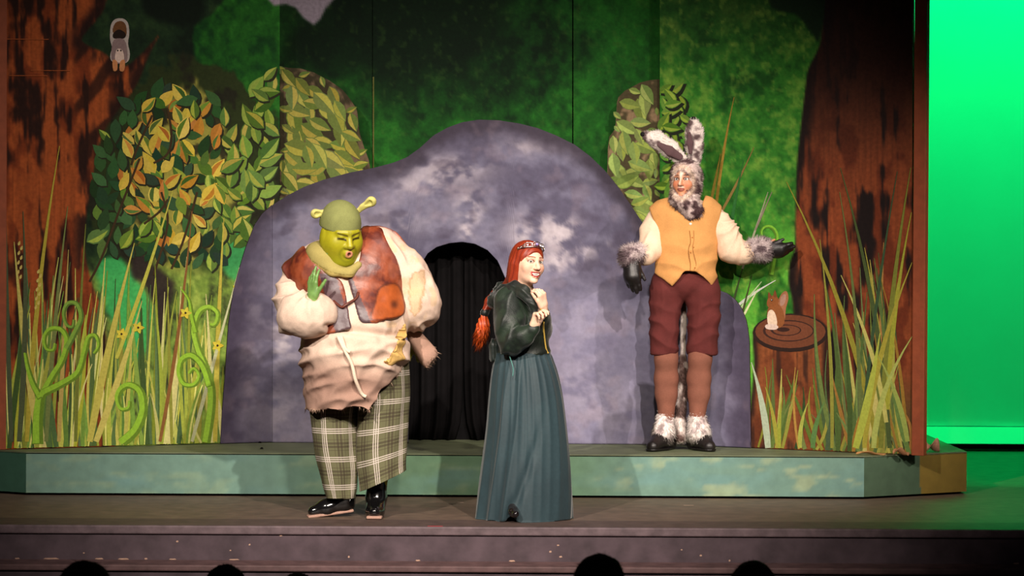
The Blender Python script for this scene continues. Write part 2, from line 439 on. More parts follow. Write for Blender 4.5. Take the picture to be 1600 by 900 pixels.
def jit(c, r, a=14):
    f = r.uniform(-a, a); return tuple(max(0, q + f + r.uniform(-5, 5)) for q in c)
def blade(pt, base, tip, bend, w, c, name='painted_grass_blade', hi=None):
    b = np.array(base, float); t = np.array(tip, float); m = (b + t) / 2 + np.array([bend, 0])
    u = np.linspace(0, 1, 9)[:, None]
    P = (1 - u) ** 2 * b + 2 * u * (1 - u) * m + u * u * t
    ww = w * (1 - u[:, 0] ** 1.6) * (0.65 + 0.35 * np.sin(u[:, 0] * 3.1)) + 0.5
    L = [(stroke(P, ww), c)]
    if hi is not None: L.append((stroke(P[:7] + [w * 0.3, 0], ww[:7] * 0.35), hi))
    return pt.polys(name, L)
def spiral(pt, base, ctr, rad, turns, w, c, sgn=1, a0=0.0, name='painted_fern_frond'):
    """curling frond: a stem from the base running into a spiral about ctr"""
    t = np.linspace(0, 1, 30); a = a0 + sgn * t * turns * 2 * math.pi
    r = rad * (1 - t) ** 0.9 + 2
    sp = np.stack([ctr[0] + r * np.cos(a), ctr[1] + r * np.sin(a) * 1.15], 1)
    b = np.array(base, float); s0 = sp[0]; d = sp[1] - sp[0]; d = d / np.linalg.norm(d)
    q = s0 - d * np.linalg.norm(s0 - b) * 0.55
    u = np.linspace(0, 1, 14)[:, None]
    st = (1 - u) ** 2 * b + 2 * u * (1 - u) * q + u * u * s0
    P = np.concatenate([st[:-1], sp]); n = len(P)
    ww = w * np.concatenate([np.linspace(1.25, 1, 13), np.linspace(1, 0.45, 30)])
    dk = tuple(q * 0.72 for q in c)
    return pt.polys(name, [(stroke(P, ww * 1.0), dk), (stroke(P + [-0.35 * w * sgn, -0.2 * w], ww * 0.55), c)])

SKYPOLY = [(418, -90), (418, -2), (428, 9), (446, 6), (462, 12), (474, 28), (490, 39), (500, 30), (508, 14), (522, -2), (524, -90)]
def sponge(px, py, dark, mid, bright, sc=1.0, thr=0.5):
    n = fbm2(px / 60 * sc, py / 75 * sc, 5); n2 = fbm2(px / 11, py / 13, 4); q = 0.5 * n + 0.5 * n2
    c = np.tile(np.array(mid, float), px.shape + (1,))
    c = mixc(c, dark, sst(thr + .02, thr - 0.2, q)); return mixc(c, bright, sst(thr, thr + 0.2, q))
def bark(px, py, base, dark, sx=9.0, sy=85.0, amt=1.0):
    n = fbm2(px / sx, py / sy, 4); n2 = fbm2(px / 26 + 40, py / 46, 3); n3 = fbm2(px / 2.2, py / 60, 2)
    c = np.tile(np.array(base, float), px.shape + (1,)) * (0.86 + 0.28 * n3)[..., None]
    c = mixc(c, np.array(base) * np.array([0.72, 0.62, 0.6]), sst(0.46, 0.62, n2) * 0.8)
    return mixc(c, dark, sst(0.52, 0.64, 0.6 * n + 0.4 * n2) * amt)

# ------------------------------------------------------------ left flat
TRUNK_L = smooth_poly([(-60, -120), (178, -120), (166, 0), (150, 32), (128, 60), (140, 72), (165, 84), (186, 106), (212, 92), (238, 66), (248, 56), (232, 88), (216, 128), (196, 158),
                       (168, 196), (152, 236), (141, 300), (134, 350), (134, 400), (146, 450), (160, 486), (166, 540), (170, 720), (-60, 720)], 4)
def col_left(px, py):
    c = sponge(px, py, (14, 28, 16), (24, 44, 24), (36, 58, 30))
    wob = 14 * (fbm2(px / 30, py / 30, 3) - 0.5)
    d = polysdf(px, py, smooth_poly([(360, -120), (352, -20), (330, 20), (302, 44), (298, 90), (288, 120), (262, 140), (280, 240), (300, 520), (480, 520), (480, -120)], 4)) + wob
    c = mixc(c, sponge(px, py, (14, 58, 20), (28, 86, 24), (44, 112, 34)), sst(3, -3, d))
    dk = polysdf(px, py, smooth_poly([(214, -120), (220, 10), (250, 36), (296, 42), (318, 18), (330, -120)], 4)) + wob
    c = mixc(c, (10, 22, 12), sst(6, -8, dk))
    # bush ground
    e = np.hypot((px - 290) / 165, (py - 275) / 180) + (fbm2(px / 22, py / 22, 3) - 0.5) * 0.35
    c = mixc(c, (40, 50, 22), sst(1.02, 0.94, e))
    y2 = np.hypot((px - 285) / 95, (py - 290) / 170) + (fbm2(px / 18 + 9, py / 26, 3) - 0.5) * 0.6
    c = mixc(c, (168, 160, 70), sst(0.95, 0.7, y2) * 0.85)
    dd = fbm2(px / 26 + 3, py / 30 + 8, 3)
    c = mixc(c, (30, 28, 20), sst(0.5, 0.62, dd) * sst(1.02, 0.94, e) * 0.8)
    # undergrowth
    g = sst(400, 440, py + wob * 1.5)
    und = sponge(px, py, (52, 60, 34), (112, 140, 56), (150, 172, 74), 1.4)
    c = c * (1 - g[..., None]) + und * g[..., None]
    b = polysdf(px, py, smooth_poly([(152, 408), (190, 405), (215, 440), (240, 480), (236, 540), (210, 560), (180, 520), (160, 470)], 4)) + wob
    c = mixc(c, (62, 176, 92), sst(5, -8, b) * 0.9)
    b = polysdf(px, py, smooth_poly([(352, 370), (385, 365), (392, 410), (375, 440), (350, 420)], 4)) + wob
    c = mixc(c, (58, 160, 88), sst(5, -6, b) * 0.8)
    b = polysdf(px, py, smooth_poly([(206, 392), (232, 402), (262, 430), (272, 450), (258, 520), (262, 700), (246, 700), (244, 520), (228, 448), (208, 432)], 4)) + wob
    c = mixc(c, (44, 34, 34), sst(5, -6, b) * 0.92)
    t = polysdf(px, py, TRUNK_L)
    bk = bark(px, py, (152, 74, 34), (40, 20, 14))
    rim = sst(-28, -6, t) * sst(0.36, 0.6, fbm2(px / 12, py / 40, 3))
    bk = mixc(bk, (36, 18, 14), rim * 0.9)
    fan = np.sin((px + 0.9 * py) / 11 + 4 * fbm2(px / 50, py / 50, 2)) * sst(100, 130, px) * sst(330, 180, py) * sst(40, 80, py)
    bk = mixc(bk, (44, 22, 14), sst(0.3, 0.8, fan) * 0.8)
    c = mixc(c, bk, sst(2.2, -2.2, t))
    return mixc(c, (150, 138, 150), sst(3, -3, polysdf(px, py, SKYPOLY)))
LF = empty('painted_flat', PL.a + np.array([0.8, 0.35, ZP]), 'left scenery flat painted with a brown tree trunk, leafy bush and tall curling grass', 'scenery', 'painted forest flats')
canvas('painted_panel', PL, [(-1, 437, lambda x: -110 + 0 * x, lambda x: base_row(PL, x))], col_left, LF, 2.6)
pl = Paint(PL, LF, 0.0012)
R = random.Random(11)
DK = [(44, 78, 40), (36, 66, 38), (52, 88, 44), (30, 56, 36)]
MD = [(92, 124, 46), (78, 112, 44), (106, 138, 50), (70, 100, 40)]
YL = [(196, 170, 58), (188, 132, 50), (176, 112, 44), (204, 184, 80)]
# bush leaves on the left flat
def scatter(r, n, x0, x1, y0, y1, ok, dmin):
    P = []
    for _ in range(n * 40):
        x, y = r.uniform(x0, x1), r.uniform(y0, y1)
        if ok(x, y) and all((x - a) ** 2 + (y - b) ** 2 > dmin * dmin for a, b in P): P.append((x, y))
        if len(P) >= n: break
    return P
bush_l = smooth_poly([(150, 220), (175, 180), (205, 140), (240, 118), (290, 128), (340, 145), (370, 190), (395, 120), (420, 100), (436, 102), (436, 305), (405, 335), (395, 375), (370, 395),
                      (330, 420), (260, 420), (200, 400), (146, 400), (138, 340), (140, 280)], 4)
inb = lambda x, y: float(polysdf(np.array(x), np.array(y), bush_l)) < -7
for (x, y) in sorted(scatter(R, 205, 138, 428, 108, 420, inb, 12.5), key=lambda p: R.random()):
    cen = math.hypot((x - 270) / 80, (y - 270) / 130)
    u = R.random()
    if x > 345: base, hi = R.choice(MD), R.choice([(150, 158, 66), (168, 160, 70), (128, 150, 60)])
    elif cen < 1 and u < 0.55: base, hi = R.choice(YL), R.choice(YL + MD)
    elif u < 0.82: base, hi = R.choice(DK), None
    else: base, hi = R.choice(MD), R.choice([(150, 168, 60), None])
    L = R.uniform(26, 40) * (1.15 if x > 345 else 1); ang = R.uniform(-2.6, -0.4) if R.random() < .75 else R.uniform(-3.1, 3.1)
    polys = []
    if R.random() < 0.5: polys.append((leaf_pts(x + 2, y + 2.4, L, L * .54, ang), (36, 38, 22)))
    polys.append((leaf_pts(x, y, L, L * R.uniform(.42, .56), ang), jit(base, R)))
    if hi: polys.append((leaf_pts(x, y, L * .92, L * .46, ang, R.choice((1, -1))), jit(hi, R)))
    pl.polys('painted_leaf', polys)
# hanging twigs
for P in ([(205, 258), (215, 230), (238, 180)], [(140, 440), (160, 400), (190, 320), (218, 248)], [(268, 420), (285, 380), (300, 330), (308, 300)], [(262, 312), (250, 330), (225, 350)], [(240, 255), (262, 240), (268, 210), (262, 170)], [(240, 430), (262, 350), (252, 300)]):
    pl.polys('painted_twig', [(stroke(smooth_poly(P, 5, False), 1.8), (60, 44, 24))])
# grass on the left flat
YG = [(172, 178, 66), (150, 164, 60), (190, 188, 92), (120, 150, 58), (196, 190, 120), (98, 128, 54), (84, 110, 60), (134, 140, 50), (70, 96, 52)]
def br(x): return float(base_row(PL, np.array([x]))[0]) - 1.5
for i in range(150):
    x = R.uniform(4, 346); h = R.choice((R.uniform(60, 140), R.uniform(140, 250), R.uniform(180, 300)))
    lean = R.uniform(-22, 40); c = jit(R.choice(YG), R)
    if x + lean > 350: lean = -8
    if x > 300: h = min(h, 250)
    blade(pl, (x, br(x)), (max(3, min(x + lean, 355)), br(x) - h), R.uniform(-14, 10), R.uniform(1.6, 5.0), c, hi=jit((206, 204, 110), R) if R.random() < .3 else None)
for (b, t, bd, w, c) in [((42, 690), (93, 228), -14, 4.2, (168, 150, 50)), ((72, 690), (106, 322), -6, 4, (104, 118, 60)), ((92, 690), (107, 390), 0, 3.6, (178, 160, 80)), ((18, 690), (8, 258), -4, 4, (70, 84, 58)),
                         ((140, 690), (210, 380), -6, 6.5, (186, 178, 80)), ((182, 560), (270, 298), 6, 3.4, (186, 176, 70)), ((118, 690), (134, 350), -4, 3.2, (112, 118, 44)), ((60, 690), (22, 378), -6, 6, (196, 184, 92)), ((250, 690), (300, 330), 10, 3, (130, 84, 40)),
                         ((336, 690), (350, 340), -4, 4.5, (172, 170, 66)), ((300, 690), (374, 418), 0, 3, (188, 192, 140)), ((150, 690), (222, 470), 6, 6, (200, 186, 96)), ((30, 690), (36, 330), 12, 5, (78, 92, 62))]:
    blade(pl, b, t, bd, w, jit(c, R, 5))
for (x0, y0, x1, y1) in [(30, 440, 32, 380), (58, 480, 62, 424), (55, 250, 50, 400)][:2]:
    for q in range(9):
        f = q / 8; pl.polys('painted_seed', [(leaf_pts(x0 + (x1 - x0) * f + (2 if q % 2 else -2), y0 + (y1 - y0) * f, 8, 4, -1.2), (196, 176, 96))])
LG = (142, 186, 52)
def frond(pt, P, w0, w1, c):
    P = smooth_poly(P, 6, False); w = np.linspace(w0, w1, len(P)); dk = tuple(q * 0.7 for q in c)
    pt.polys('painted_fern_frond', [(stroke(P, w), dk), (stroke(P + [-.3 * w0, -.15 * w0], w * .6), c)])
frond(pl, [(59, 694), (59, 660), (61, 635), (65, 612)], 9, 6.5, LG)
frond(pl, [(64, 622), (52, 600), (44, 575), (40, 552)], 6, 2.5, LG)
frond(pl, [(65, 620), (80, 592), (98, 562), (105, 534), (97, 516), (80, 514), (70, 527), (73, 545), (84, 547), (87, 537)], 6, 2, LG)
frond(pl, [(68, 614), (100, 598), (122, 582), (132, 552), (139, 528), (150, 525), (155, 540), (148, 553)], 6.5, 2, LG)
frond(pl, [(104, 545), (116, 522), (127, 497), (121, 476), (107, 474), (100, 489), (104, 507), (114, 511), (116, 500)], 5, 2, (122, 160, 60))
frond(pl, [(190, 692), (212, 672), (224, 642), (220, 613), (204, 602), (190, 608), (184, 623), (190, 639), (202, 638), (204, 627)], 8, 2.2, LG)
frond(pl, [(322, 692), (330, 640), (330, 604), (321, 572), (310, 545), (304, 515), (312, 488), (328, 480), (341, 490), (338, 506), (330, 508)], 7, 3, (150, 192, 60))
frond(pl, [(328, 604), (318, 574), (301, 556), (285, 562), (280, 582), (288, 600), (304, 601), (312, 588), (304, 576), (296, 584)], 6, 2.2, LG)
frond(pl, [(306, 520), (300, 495), (296, 470), (284, 452)], 4.5, 1.5, LG)
for (x, y) in ((190, 522), (290, 489), (340, 540), (216, 512), (372, 452)):
    for q in range(5):
        pl.polys('painted_petal', [(leaf_pts(x + 5 * math.cos(q * 1.257), y + 5 * math.sin(q * 1.257), 10, 6, q * 1.257), jit((206, 190, 60), R, 6))])
    pl.polys('painted_flower_centre', [(leaf_pts(x, y, 4, 4, 0), (50, 36, 20))])
for o in [(14, 118, 74), (48, 110, 110), (10, 61, 76)]:
    pl.polys('panel_joint', [(stroke([(o[0], o[1]), (o[2], o[1] + 0.5)], 0.5), (164, 84, 42))])
# grey squirrel painted on the branch
sq = [(smooth_poly([(172, 62), (173, 40), (180, 30), (192, 29), (200, 36), (202, 52), (200, 68), (203, 84), (200, 96), (190, 99), (176, 97), (172, 88), (175, 74)], 3), (176, 164, 156)),
      (smooth_poly([(176, 50), (180, 36), (190, 33), (197, 40), (197, 56), (186, 54)], 3), (104, 66, 36)), (smooth_poly([(177, 52), (186, 46), (196, 52), (194, 60), (178, 60)], 3), (34, 20, 14)),
      (smooth_poly([(178, 62), (194, 62), (199, 80), (198, 96), (188, 100), (176, 96), (174, 82)], 3), (134, 112, 110)),
      (smooth_poly([(181, 80), (186, 76), (192, 80), (194, 94), (187, 98), (180, 94)], 3), (212, 186, 172)),
      (smooth_poly([(176, 94), (183, 96), (183, 109), (177, 110)], 3), (196, 130, 82)), (smooth_poly([(188, 96), (195, 94), (194, 110), (187, 110)], 3), (196, 130, 82)),
      (leaf_pts(184, 79, 3, 3, 0), (30, 24, 24)), (leaf_pts(189, 79, 3, 3, 0), (30, 24, 24))]
pl.polys('painted_squirrel', sq)
# end trim of the left flat
def trim_post(plane, px0, px1, parent):
    r0 = float(base_row(plane, np.array([px0]))[0])
    a = plane.at(np.array(px0), np.array(r0)); b = plane.at(np.array(px1), np.array(r0)); n = plane.n
    pts = [(a + n * 0.012)[:2], (b + n * 0.012)[:2], (b - n * 0.05)[:2], (a - n * 0.05)[:2]]
    return prism('end_trim', [tuple(p) for p in pts], ZP + 0.001, 3.5, m_trim, parent, 0.004)
trim_post(PL, -14, 9, LF)

# ------------------------------------------------------------ right flat
TRUNK_R = smooth_poly([(1296, -120), (1290, 0), (1284, 50), (1279, 75), (1263, 108), (1258, 140), (1251, 200), (1245, 260), (1243, 330), (1242, 385), (1234, 410), (1232, 440), (1238, 470), (1240, 520), (1236, 720), (1520, 720), (1520, -120)], 4)
STUMP = smooth_poly([(1176, 525), (1185, 508), (1208, 496), (1240, 491), (1272, 497), (1290, 508), (1294, 524), (1292, 560), (1296, 640), (1306, 720), (1166, 720), (1172, 640), (1178, 570)], 4)
def col_right(px, py):
    c = sponge(px, py, (22, 72, 20), (44, 112, 32), (92, 142, 48), 1.2, 0.48)
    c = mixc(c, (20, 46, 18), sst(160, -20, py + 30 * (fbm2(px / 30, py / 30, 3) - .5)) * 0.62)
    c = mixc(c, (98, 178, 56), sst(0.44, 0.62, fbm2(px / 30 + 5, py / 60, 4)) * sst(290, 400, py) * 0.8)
    c = mixc(c, (160, 176, 70), sst(0.55, 0.78, fbm2(px / 8 + 5, py / 10, 3)) * 0.3)
    wob = 10 * (fbm2(px / 20, py / 20, 3) - 0.5)
    d = polysdf(px, py, smooth_poly([(1190, -120), (1200, 2), (1214, 16), (1240, 22), (1256, 34), (1266, 48), (1284, 56), (1310, -120)], 4)) + wob * .5
    c = mixc(c, (16, 38, 18), sst(3, -4, d))
    t = polysdf(px, py, TRUNK_R)
    bk = bark(px, py, (128, 62, 32), (24, 15, 14), 10, 110, 1.0)
    bk = mixc(bk, (34, 19, 15), sst(340, 60, py) * 0.9)  # upper trunk darkened in paint to follow the fall-off of the light
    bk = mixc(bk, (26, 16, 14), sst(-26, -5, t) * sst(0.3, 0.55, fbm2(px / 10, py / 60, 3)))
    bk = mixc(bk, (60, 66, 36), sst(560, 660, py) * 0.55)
    c = mixc(c, bk, sst(2.2, -2.2, t))
    s = polysdf(px, py, STUMP)
    sk = bark(px, py, (124, 68, 36), (50, 28, 20), 8, 70, 0.8)
    sk = mixc(sk, (34, 20, 16), sst(-11, -2, s) * 0.9)
    return mixc(c, sk, sst(2.0, -2.0, s))
RF = empty('painted_flat', PR.a + np.array([0.8, -0.4, ZP]), 'right scenery flat painted with a dark trunk, tree stump, squirrel and grass', 'scenery', 'painted forest flats')
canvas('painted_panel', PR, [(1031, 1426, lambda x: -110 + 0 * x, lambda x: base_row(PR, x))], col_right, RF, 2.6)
trim_post(PR, 1425, 1444, RF)
pr = Paint(PR, RF, 0.0012)
def brr(x): return float(base_row(PR, np.array([x]))[0]) - 1.5
def ellp(cx, cy, rx, ry, n=24): return [(cx + rx * math.cos(2 * math.pi * k / n), cy + ry * math.sin(2 * math.pi * k / n)) for k in range(n)]
# stump top with rings
pr.polys('painted_stump_top', [(ellp(1235, 520, 59, 30), (40, 24, 18)), (ellp(1235, 518, 55, 26), (104, 58, 36)), (ellp(1232, 517, 40, 17), (56, 32, 24)), (ellp(1233, 517, 37, 15), (110, 62, 40)),
                               (ellp(1228, 516, 24, 9), (54, 30, 24)), (ellp(1229, 516, 21, 7.5), (108, 62, 40)), (ellp(1224, 515, 10, 3.5), (50, 28, 22))])
# right half of the small bush, on this flat
for (x, y) in scatter(R, 34, 1036, 1080, 128, 300, lambda x, y: x < 1050 + 30 * math.sin(max(0, min(1, (y - 120) / 190)) * 3.1), 12):
    L = R.uniform(22, 34); ang = R.uniform(-2.7, .6)
    pr.polys('painted_leaf', [(leaf_pts(x + 3, y + 3, L * 1.1, L * .6, ang), (28, 34, 18)), (leaf_pts(x, y, L, L * .48, ang), jit((84, 124, 40), R)), (leaf_pts(x, y, L * .9, L * .42, ang, 1), jit((132, 158, 54), R))])
RG = [(148, 146, 60), (98, 116, 54), (72, 92, 48), (60, 78, 44), (130, 128, 48), (150, 110, 48), (84, 100, 50), (170, 164, 84)]
for i in range(95):
    x = R.uniform(1180, 1420) if R.random() < .4 else R.uniform(1290, 1421); h = R.choice((R.uniform(50, 130), R.uniform(110, 240), R.uniform(200, 330)))
    if x < 1295: h = min(h, R.uniform(70, 150))
    lean = R.uniform(-45, 45)
    if x + lean > 1420: lean = -abs(lean)
    blade(pr, (x, brr(x)), (min(1422, x + lean), brr(x) - h), R.uniform(-22, 22), R.uniform(1.6, 4.6), jit(R.choice(RG), R))
for (b, t, bd, w, c) in [((1372, 700), (1229, 284), 34, 4.5, (136, 128, 44)), ((1390, 700), (1313, 262), 26, 4.5, (66, 84, 44)), ((1376, 700), (1423, 262), -14, 5, (112, 112, 48)), ((1345, 700), (1402, 268), -10, 3, (52, 68, 42)),
                         ((1386, 640), (1424, 332), -12, 4, (150, 146, 52)), ((1300, 700), (1281, 374), 12, 3, (130, 128, 48)), ((1385, 660), (1314, 430), 20, 4, (168, 164, 84)), ((1350, 700), (1425, 410), -22, 5, (158, 152, 56)),
                         ((1345, 700), (1312, 300), 18, 3, (92, 100, 46)), ((1418, 690), (1372, 556), 14, 4.5, (140, 160, 80)), ((1365, 700), (1425, 526), -26, 5, (152, 164, 78)), ((1337, 700), (1375, 520), 6, 7, (160, 172, 62)),
                         ((1200, 700), (1174, 566), 8, 6, (170, 182, 150)), ((1215, 700), (1196, 605), 6, 3.5, (150, 150, 60)), ((1218, 700), (1222, 622), -4, 3, (150, 150, 60)), ((1250, 700), (1262, 630), -8, 3.6, (150, 156, 66)), ((1270, 700), (1288, 628), -8, 4.5, (88, 116, 62)),
                         ((1118, 330), (1147, 152), -5, 2.4, (140, 112, 40)), ((1110, 320), (1126, 240), 0, 2.2, (132, 120, 44)), ((1122, 340), (1178, 230), 4, 2.0, (122, 104, 52)), ((1140, 370), (1162, 250), -3, 2.6, (40, 88, 40)), ((1160, 420), (1200, 300), 0, 1.6, (152, 150, 120)),
                         ((1150, 480), (1212, 438), -8, 2, (198, 204, 186)), ((1146, 500), (1190, 440), -4, 1.8, (180, 196, 150)), ((1152, 520), (1175, 430), 0, 1.6, (60, 70, 34)), ((1138, 500), (1160, 420), 0, 1.8, (50, 66, 32)), ((1158, 500), (1184, 452), 0, 1.5, (206, 206, 160)), ((1180, 360), (1206, 300), 0, 1.2, (120, 110, 90))]:
    blade(pr, b, t, bd, w, jit(c, R, 4))
spiral(pr, (1205, 430), (1196, 368), 17, 0.7, 3.2, (118, 176, 50), -1, 0.4)
sqr = [(smooth_poly([(1216, 470), (1222, 458), (1229, 455), (1232, 466), (1228, 482), (1226, 500), (1218, 506), (1214, 490)], 3), (156, 104, 72)), (smooth_poly([(1219, 468), (1224, 460), (1228, 462), (1226, 474), (1220, 478)], 3), (166, 128, 110)),
       (smooth_poly([(1200, 482), (1212, 474), (1222, 482), (1226, 498), (1222, 510), (1206, 514), (1199, 500)], 3), (134, 80, 42)),
       (smooth_poly([(1198, 474), (1202, 464), (1212, 462), (1217, 470), (1212, 480), (1202, 481)], 3), (140, 82, 42)), (smooth_poly([(1200, 466), (1201, 456), (1206, 464)], 2), (120, 66, 36)), (smooth_poly([(1208, 463), (1211, 453), (1214, 464)], 2), (120, 66, 36)),
       (smooth_poly([(1200, 488), (1206, 484), (1212, 492), (1214, 508), (1204, 512), (1199, 502)], 3), (222, 196, 170)), (leaf_pts(1206, 469, 4, 4, 0), (28, 18, 14)), (leaf_pts(1205.5, 468.5, 1.6, 1.6, 0), (230, 220, 210)),
       (smooth_poly([(1196, 508), (1206, 506), (1216, 510), (1212, 515), (1198, 514)], 3), (214, 190, 176))]
pr.polys('painted_squirrel', sqr)

# ------------------------------------------------------------ back panels
def col_back(px, py):
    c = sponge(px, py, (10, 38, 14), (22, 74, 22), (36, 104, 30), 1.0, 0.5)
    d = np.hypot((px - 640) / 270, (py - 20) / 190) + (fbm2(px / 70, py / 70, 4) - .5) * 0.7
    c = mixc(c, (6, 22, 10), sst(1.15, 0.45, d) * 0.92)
    g = np.exp(-((px - 470) / 70.) ** 2 - ((py - 60) / 60.) ** 2) * 0
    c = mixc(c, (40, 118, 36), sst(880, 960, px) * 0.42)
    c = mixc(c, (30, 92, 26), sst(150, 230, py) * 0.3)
    c = mixc(c, (84, 112, 44), sst(0.6, 0.8, fbm2(px / 8 + 7, py / 10, 3)) * 0.22)
    return mixc(c, (150, 138, 150), sst(3, -3, polysdf(px, py, SKYPOLY)))
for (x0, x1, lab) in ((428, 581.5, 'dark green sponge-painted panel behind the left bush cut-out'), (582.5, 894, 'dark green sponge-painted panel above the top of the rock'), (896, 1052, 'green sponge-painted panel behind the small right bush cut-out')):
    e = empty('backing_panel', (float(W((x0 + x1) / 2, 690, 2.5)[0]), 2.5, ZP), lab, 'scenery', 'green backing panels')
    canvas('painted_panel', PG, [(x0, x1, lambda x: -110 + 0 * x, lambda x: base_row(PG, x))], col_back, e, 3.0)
    if x0 > 581 and x0 < 600:
        q = Paint(PG, e, 0.002); q.polys('edge_strip', [([(582.6, 120), (584.4, 120), (584.4, 678), (582.6, 678)], (96, 96, 46))])

for x in (582, 895):                       # unseen battens added to stop green light leaking through the panel joints
    c = W(x, 690, 2.56); o = box('light_block_batten', (c[0] - .04, 2.541, ZP + .002), (c[0] + .04, 2.565, 3.4), m_black, origin=(c[0], 2.55, ZP))
    tag(o, 'added black batten blocking light behind the joint %s of the rock' % ('left of the top' if x < 600 else 'right of the top'), 'batten', 'added light-blocking battens')
# ------------------------------------------------------------ bush cut-outs
def interp(P):
    P = np.array(P, float); return lambda x: np.interp(x, P[:, 0], P[:, 1])
def col_bush(px, py):
    n = fbm2(px / 14, py / 14, 3)
    c = np.tile(np.array([52., 46, 30]), px.shape + (1,))
    return mixc(c, (112, 92, 70), sst(0.45, 0.65, n) * 0.8)
bl_top = interp([(437, 104), (452, 106), (470, 107), (490, 113), (515, 126), (535, 140), (545, 152), (556, 168), (560, 182), (561, 205), (568, 228), (577, 252), (580, 275), (581, 420)])
BL = empty('bush_cutout', (float(W(505, 690, 2.22)[0]), 2.22, ZP), 'leafy bush cut-out with broad olive leaves rising behind the left end of the rock', 'scenery', 'painted bush cut-outs')
canvas('bush_panel', PB, [(437.5, 581, bl_top, lambda x: base_row(PB, x))], col_bush, BL, 2.5, 0.02)
bp = Paint(PB, BL, 0.0012)
def bush_leaves(pt, r, n, x0, x1, y0, y1, inside, dmin, A, B):
    for (x, y) in scatter(r, n, x0, x1, y0, y1, inside, dmin):
        L = r.uniform(36, 54) * (.8 if pt.x0 > 900 else 1); ang = r.uniform(0.2, 1.7) if r.random() < .7 else r.uniform(-.5, .5)
        for _ in range(6):
            pts = leaf_pts(x, y, L, L * .5, ang)
            if all(inside2(pt, a, b) for a, b in pts): break
            L *= 0.86
        h = r.choice((1, -1))
        pt.polys('painted_leaf', [(pts, jit(A, r, 10)), (leaf_pts(x, y, L * .94, L * .47, ang, h), jit(B, r, 12))])
def inside2(pt, a, b): return pt.x0 < a < pt.x1 and b > float(pt.top(np.array(a))) + 0.5
bp.x0, bp.x1, bp.top = 438.5, 580, bl_top
for (x, y) in [(452, 118), (475, 118), (500, 128), (530, 142)]: pass
bush_leaves(bp, R, 68, 440, 578, 108, 330, lambda x, y: inside2(bp, x, y - 6), 14.5, (94, 110, 50), (152, 146, 62))
br_top = interp([(948, 300), (949, 240), (952, 214), (960, 203), (962, 200), (962.6, 166), (966, 152), (976, 142), (1000, 129), (1016, 125), (1031, 124)])
BR = empty('bush_cutout', (float(W(990, 690, 2.22)[0]), 2.22, ZP), 'small pale leafy bush cut-out rising behind the right shoulder of the rock', 'scenery', 'painted bush cut-outs')
canvas('bush_panel', PB, [(948, 1030.5, br_top, lambda x: base_row(PB, x))], lambda a, b: col_bush(a, b) * 1.35, BR, 2.0, 0.02)
bq = Paint(PB, BR, 0.0012); bq.x0, bq.x1, bq.top = 949, 1029.5, br_top
bush_leaves(bq, R, 46, 950, 1029, 128, 360, lambda x, y: inside2(bq, x, y - 5), 12.5, (110, 130, 64), (146, 160, 78))

# ------------------------------------------------------------ cave rock
rock_top = interp([(345, 690), (347, 650), (352, 590), (357, 510), (364, 460), (372, 428), (384, 388), (398, 352), (410, 334), (426, 320), (448, 306), (475, 292), (505, 281), (545, 270), (585, 262), (615, 254), (635, 246), (655, 232), (678, 211),
                   (700, 199), (722, 191), (748, 187), (780, 188), (812, 193), (840, 200), (870, 212), (898, 226), (922, 244), (945, 266), (966, 292), (984, 318), (1000, 342), (1030, 382), (1080, 428), (1118, 452), (1135, 458), (1148, 468),
                   (1158, 482), (1165, 500), (1169, 520), (1172, 560), (1173, 600), (1173.4, 640), (1172, 690)])
arch = interp([(638, 560), (642, 500), (650, 440), (658, 412), (668, 396), (682, 386), (702, 380), (722, 378), (742, 381), (762, 391), (778, 408), (792, 440), (800, 490), (804, 560)])
BLOBS = [(470, 470, 40, 30, .7), (440, 530, 30, 40, .6), (420, 640, 60, 50, .35), (700, 265, 60, 22, .55), (660, 290, 40, 18, .5), (835, 365, 40, 28, .75), (880, 365, 24, 26, .85), (870, 410, 26, 18, .7), (900, 395, 30, 18, .5), (735, 325, 22, 30, .6), (728, 365, 10, 20, .7),
         (820, 230, 36, 10, .4), (925, 385, 34, 10, .4), (905, 600, 50, 70, .4), (960, 640, 60, 50, .45), (925, 500, 40, 40, .35), (1150, 580, 26, 60, .3), (385, 560, 20, 60, .5), (395, 470, 14, 30, .4), (620, 345, 50, 26, .3)]
def col_rock(px, py):
    n = fbm2(px / 70 + 3, py / 55, 5); n2 = fbm2(px / 22 + 30, py / 18, 4)
    c = np.tile(np.array([109., 106, 127]), px.shape + (1,))
    c = mixc(c, (86, 82, 102), sst(0.52, 0.36, n)); c = mixc(c, (130, 124, 142), sst(0.52, 0.68, n) * .8)
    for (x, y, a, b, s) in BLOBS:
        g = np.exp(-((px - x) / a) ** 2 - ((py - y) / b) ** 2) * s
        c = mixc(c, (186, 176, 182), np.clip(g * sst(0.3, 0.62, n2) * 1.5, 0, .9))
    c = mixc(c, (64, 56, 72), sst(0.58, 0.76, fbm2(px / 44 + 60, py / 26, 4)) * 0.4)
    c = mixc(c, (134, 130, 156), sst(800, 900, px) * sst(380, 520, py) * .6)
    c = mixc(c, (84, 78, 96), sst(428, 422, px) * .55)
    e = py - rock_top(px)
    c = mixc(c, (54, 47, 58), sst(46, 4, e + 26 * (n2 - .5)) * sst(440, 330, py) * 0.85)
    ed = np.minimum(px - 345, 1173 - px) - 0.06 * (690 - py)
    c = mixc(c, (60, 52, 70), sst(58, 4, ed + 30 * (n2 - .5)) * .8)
    return mixc(c, (142, 122, 130), sst(0.6, 0.75, fbm2(px / 30 + 90, py / 30, 3)) * .2)
RK = empty('rock_cutout', (0, 2.1, ZP), 'big grey-purple painted rock cut-out with an arched cave opening in its middle', 'scenery')
flr = lambda pln: (lambda x: base_row(pln, x))
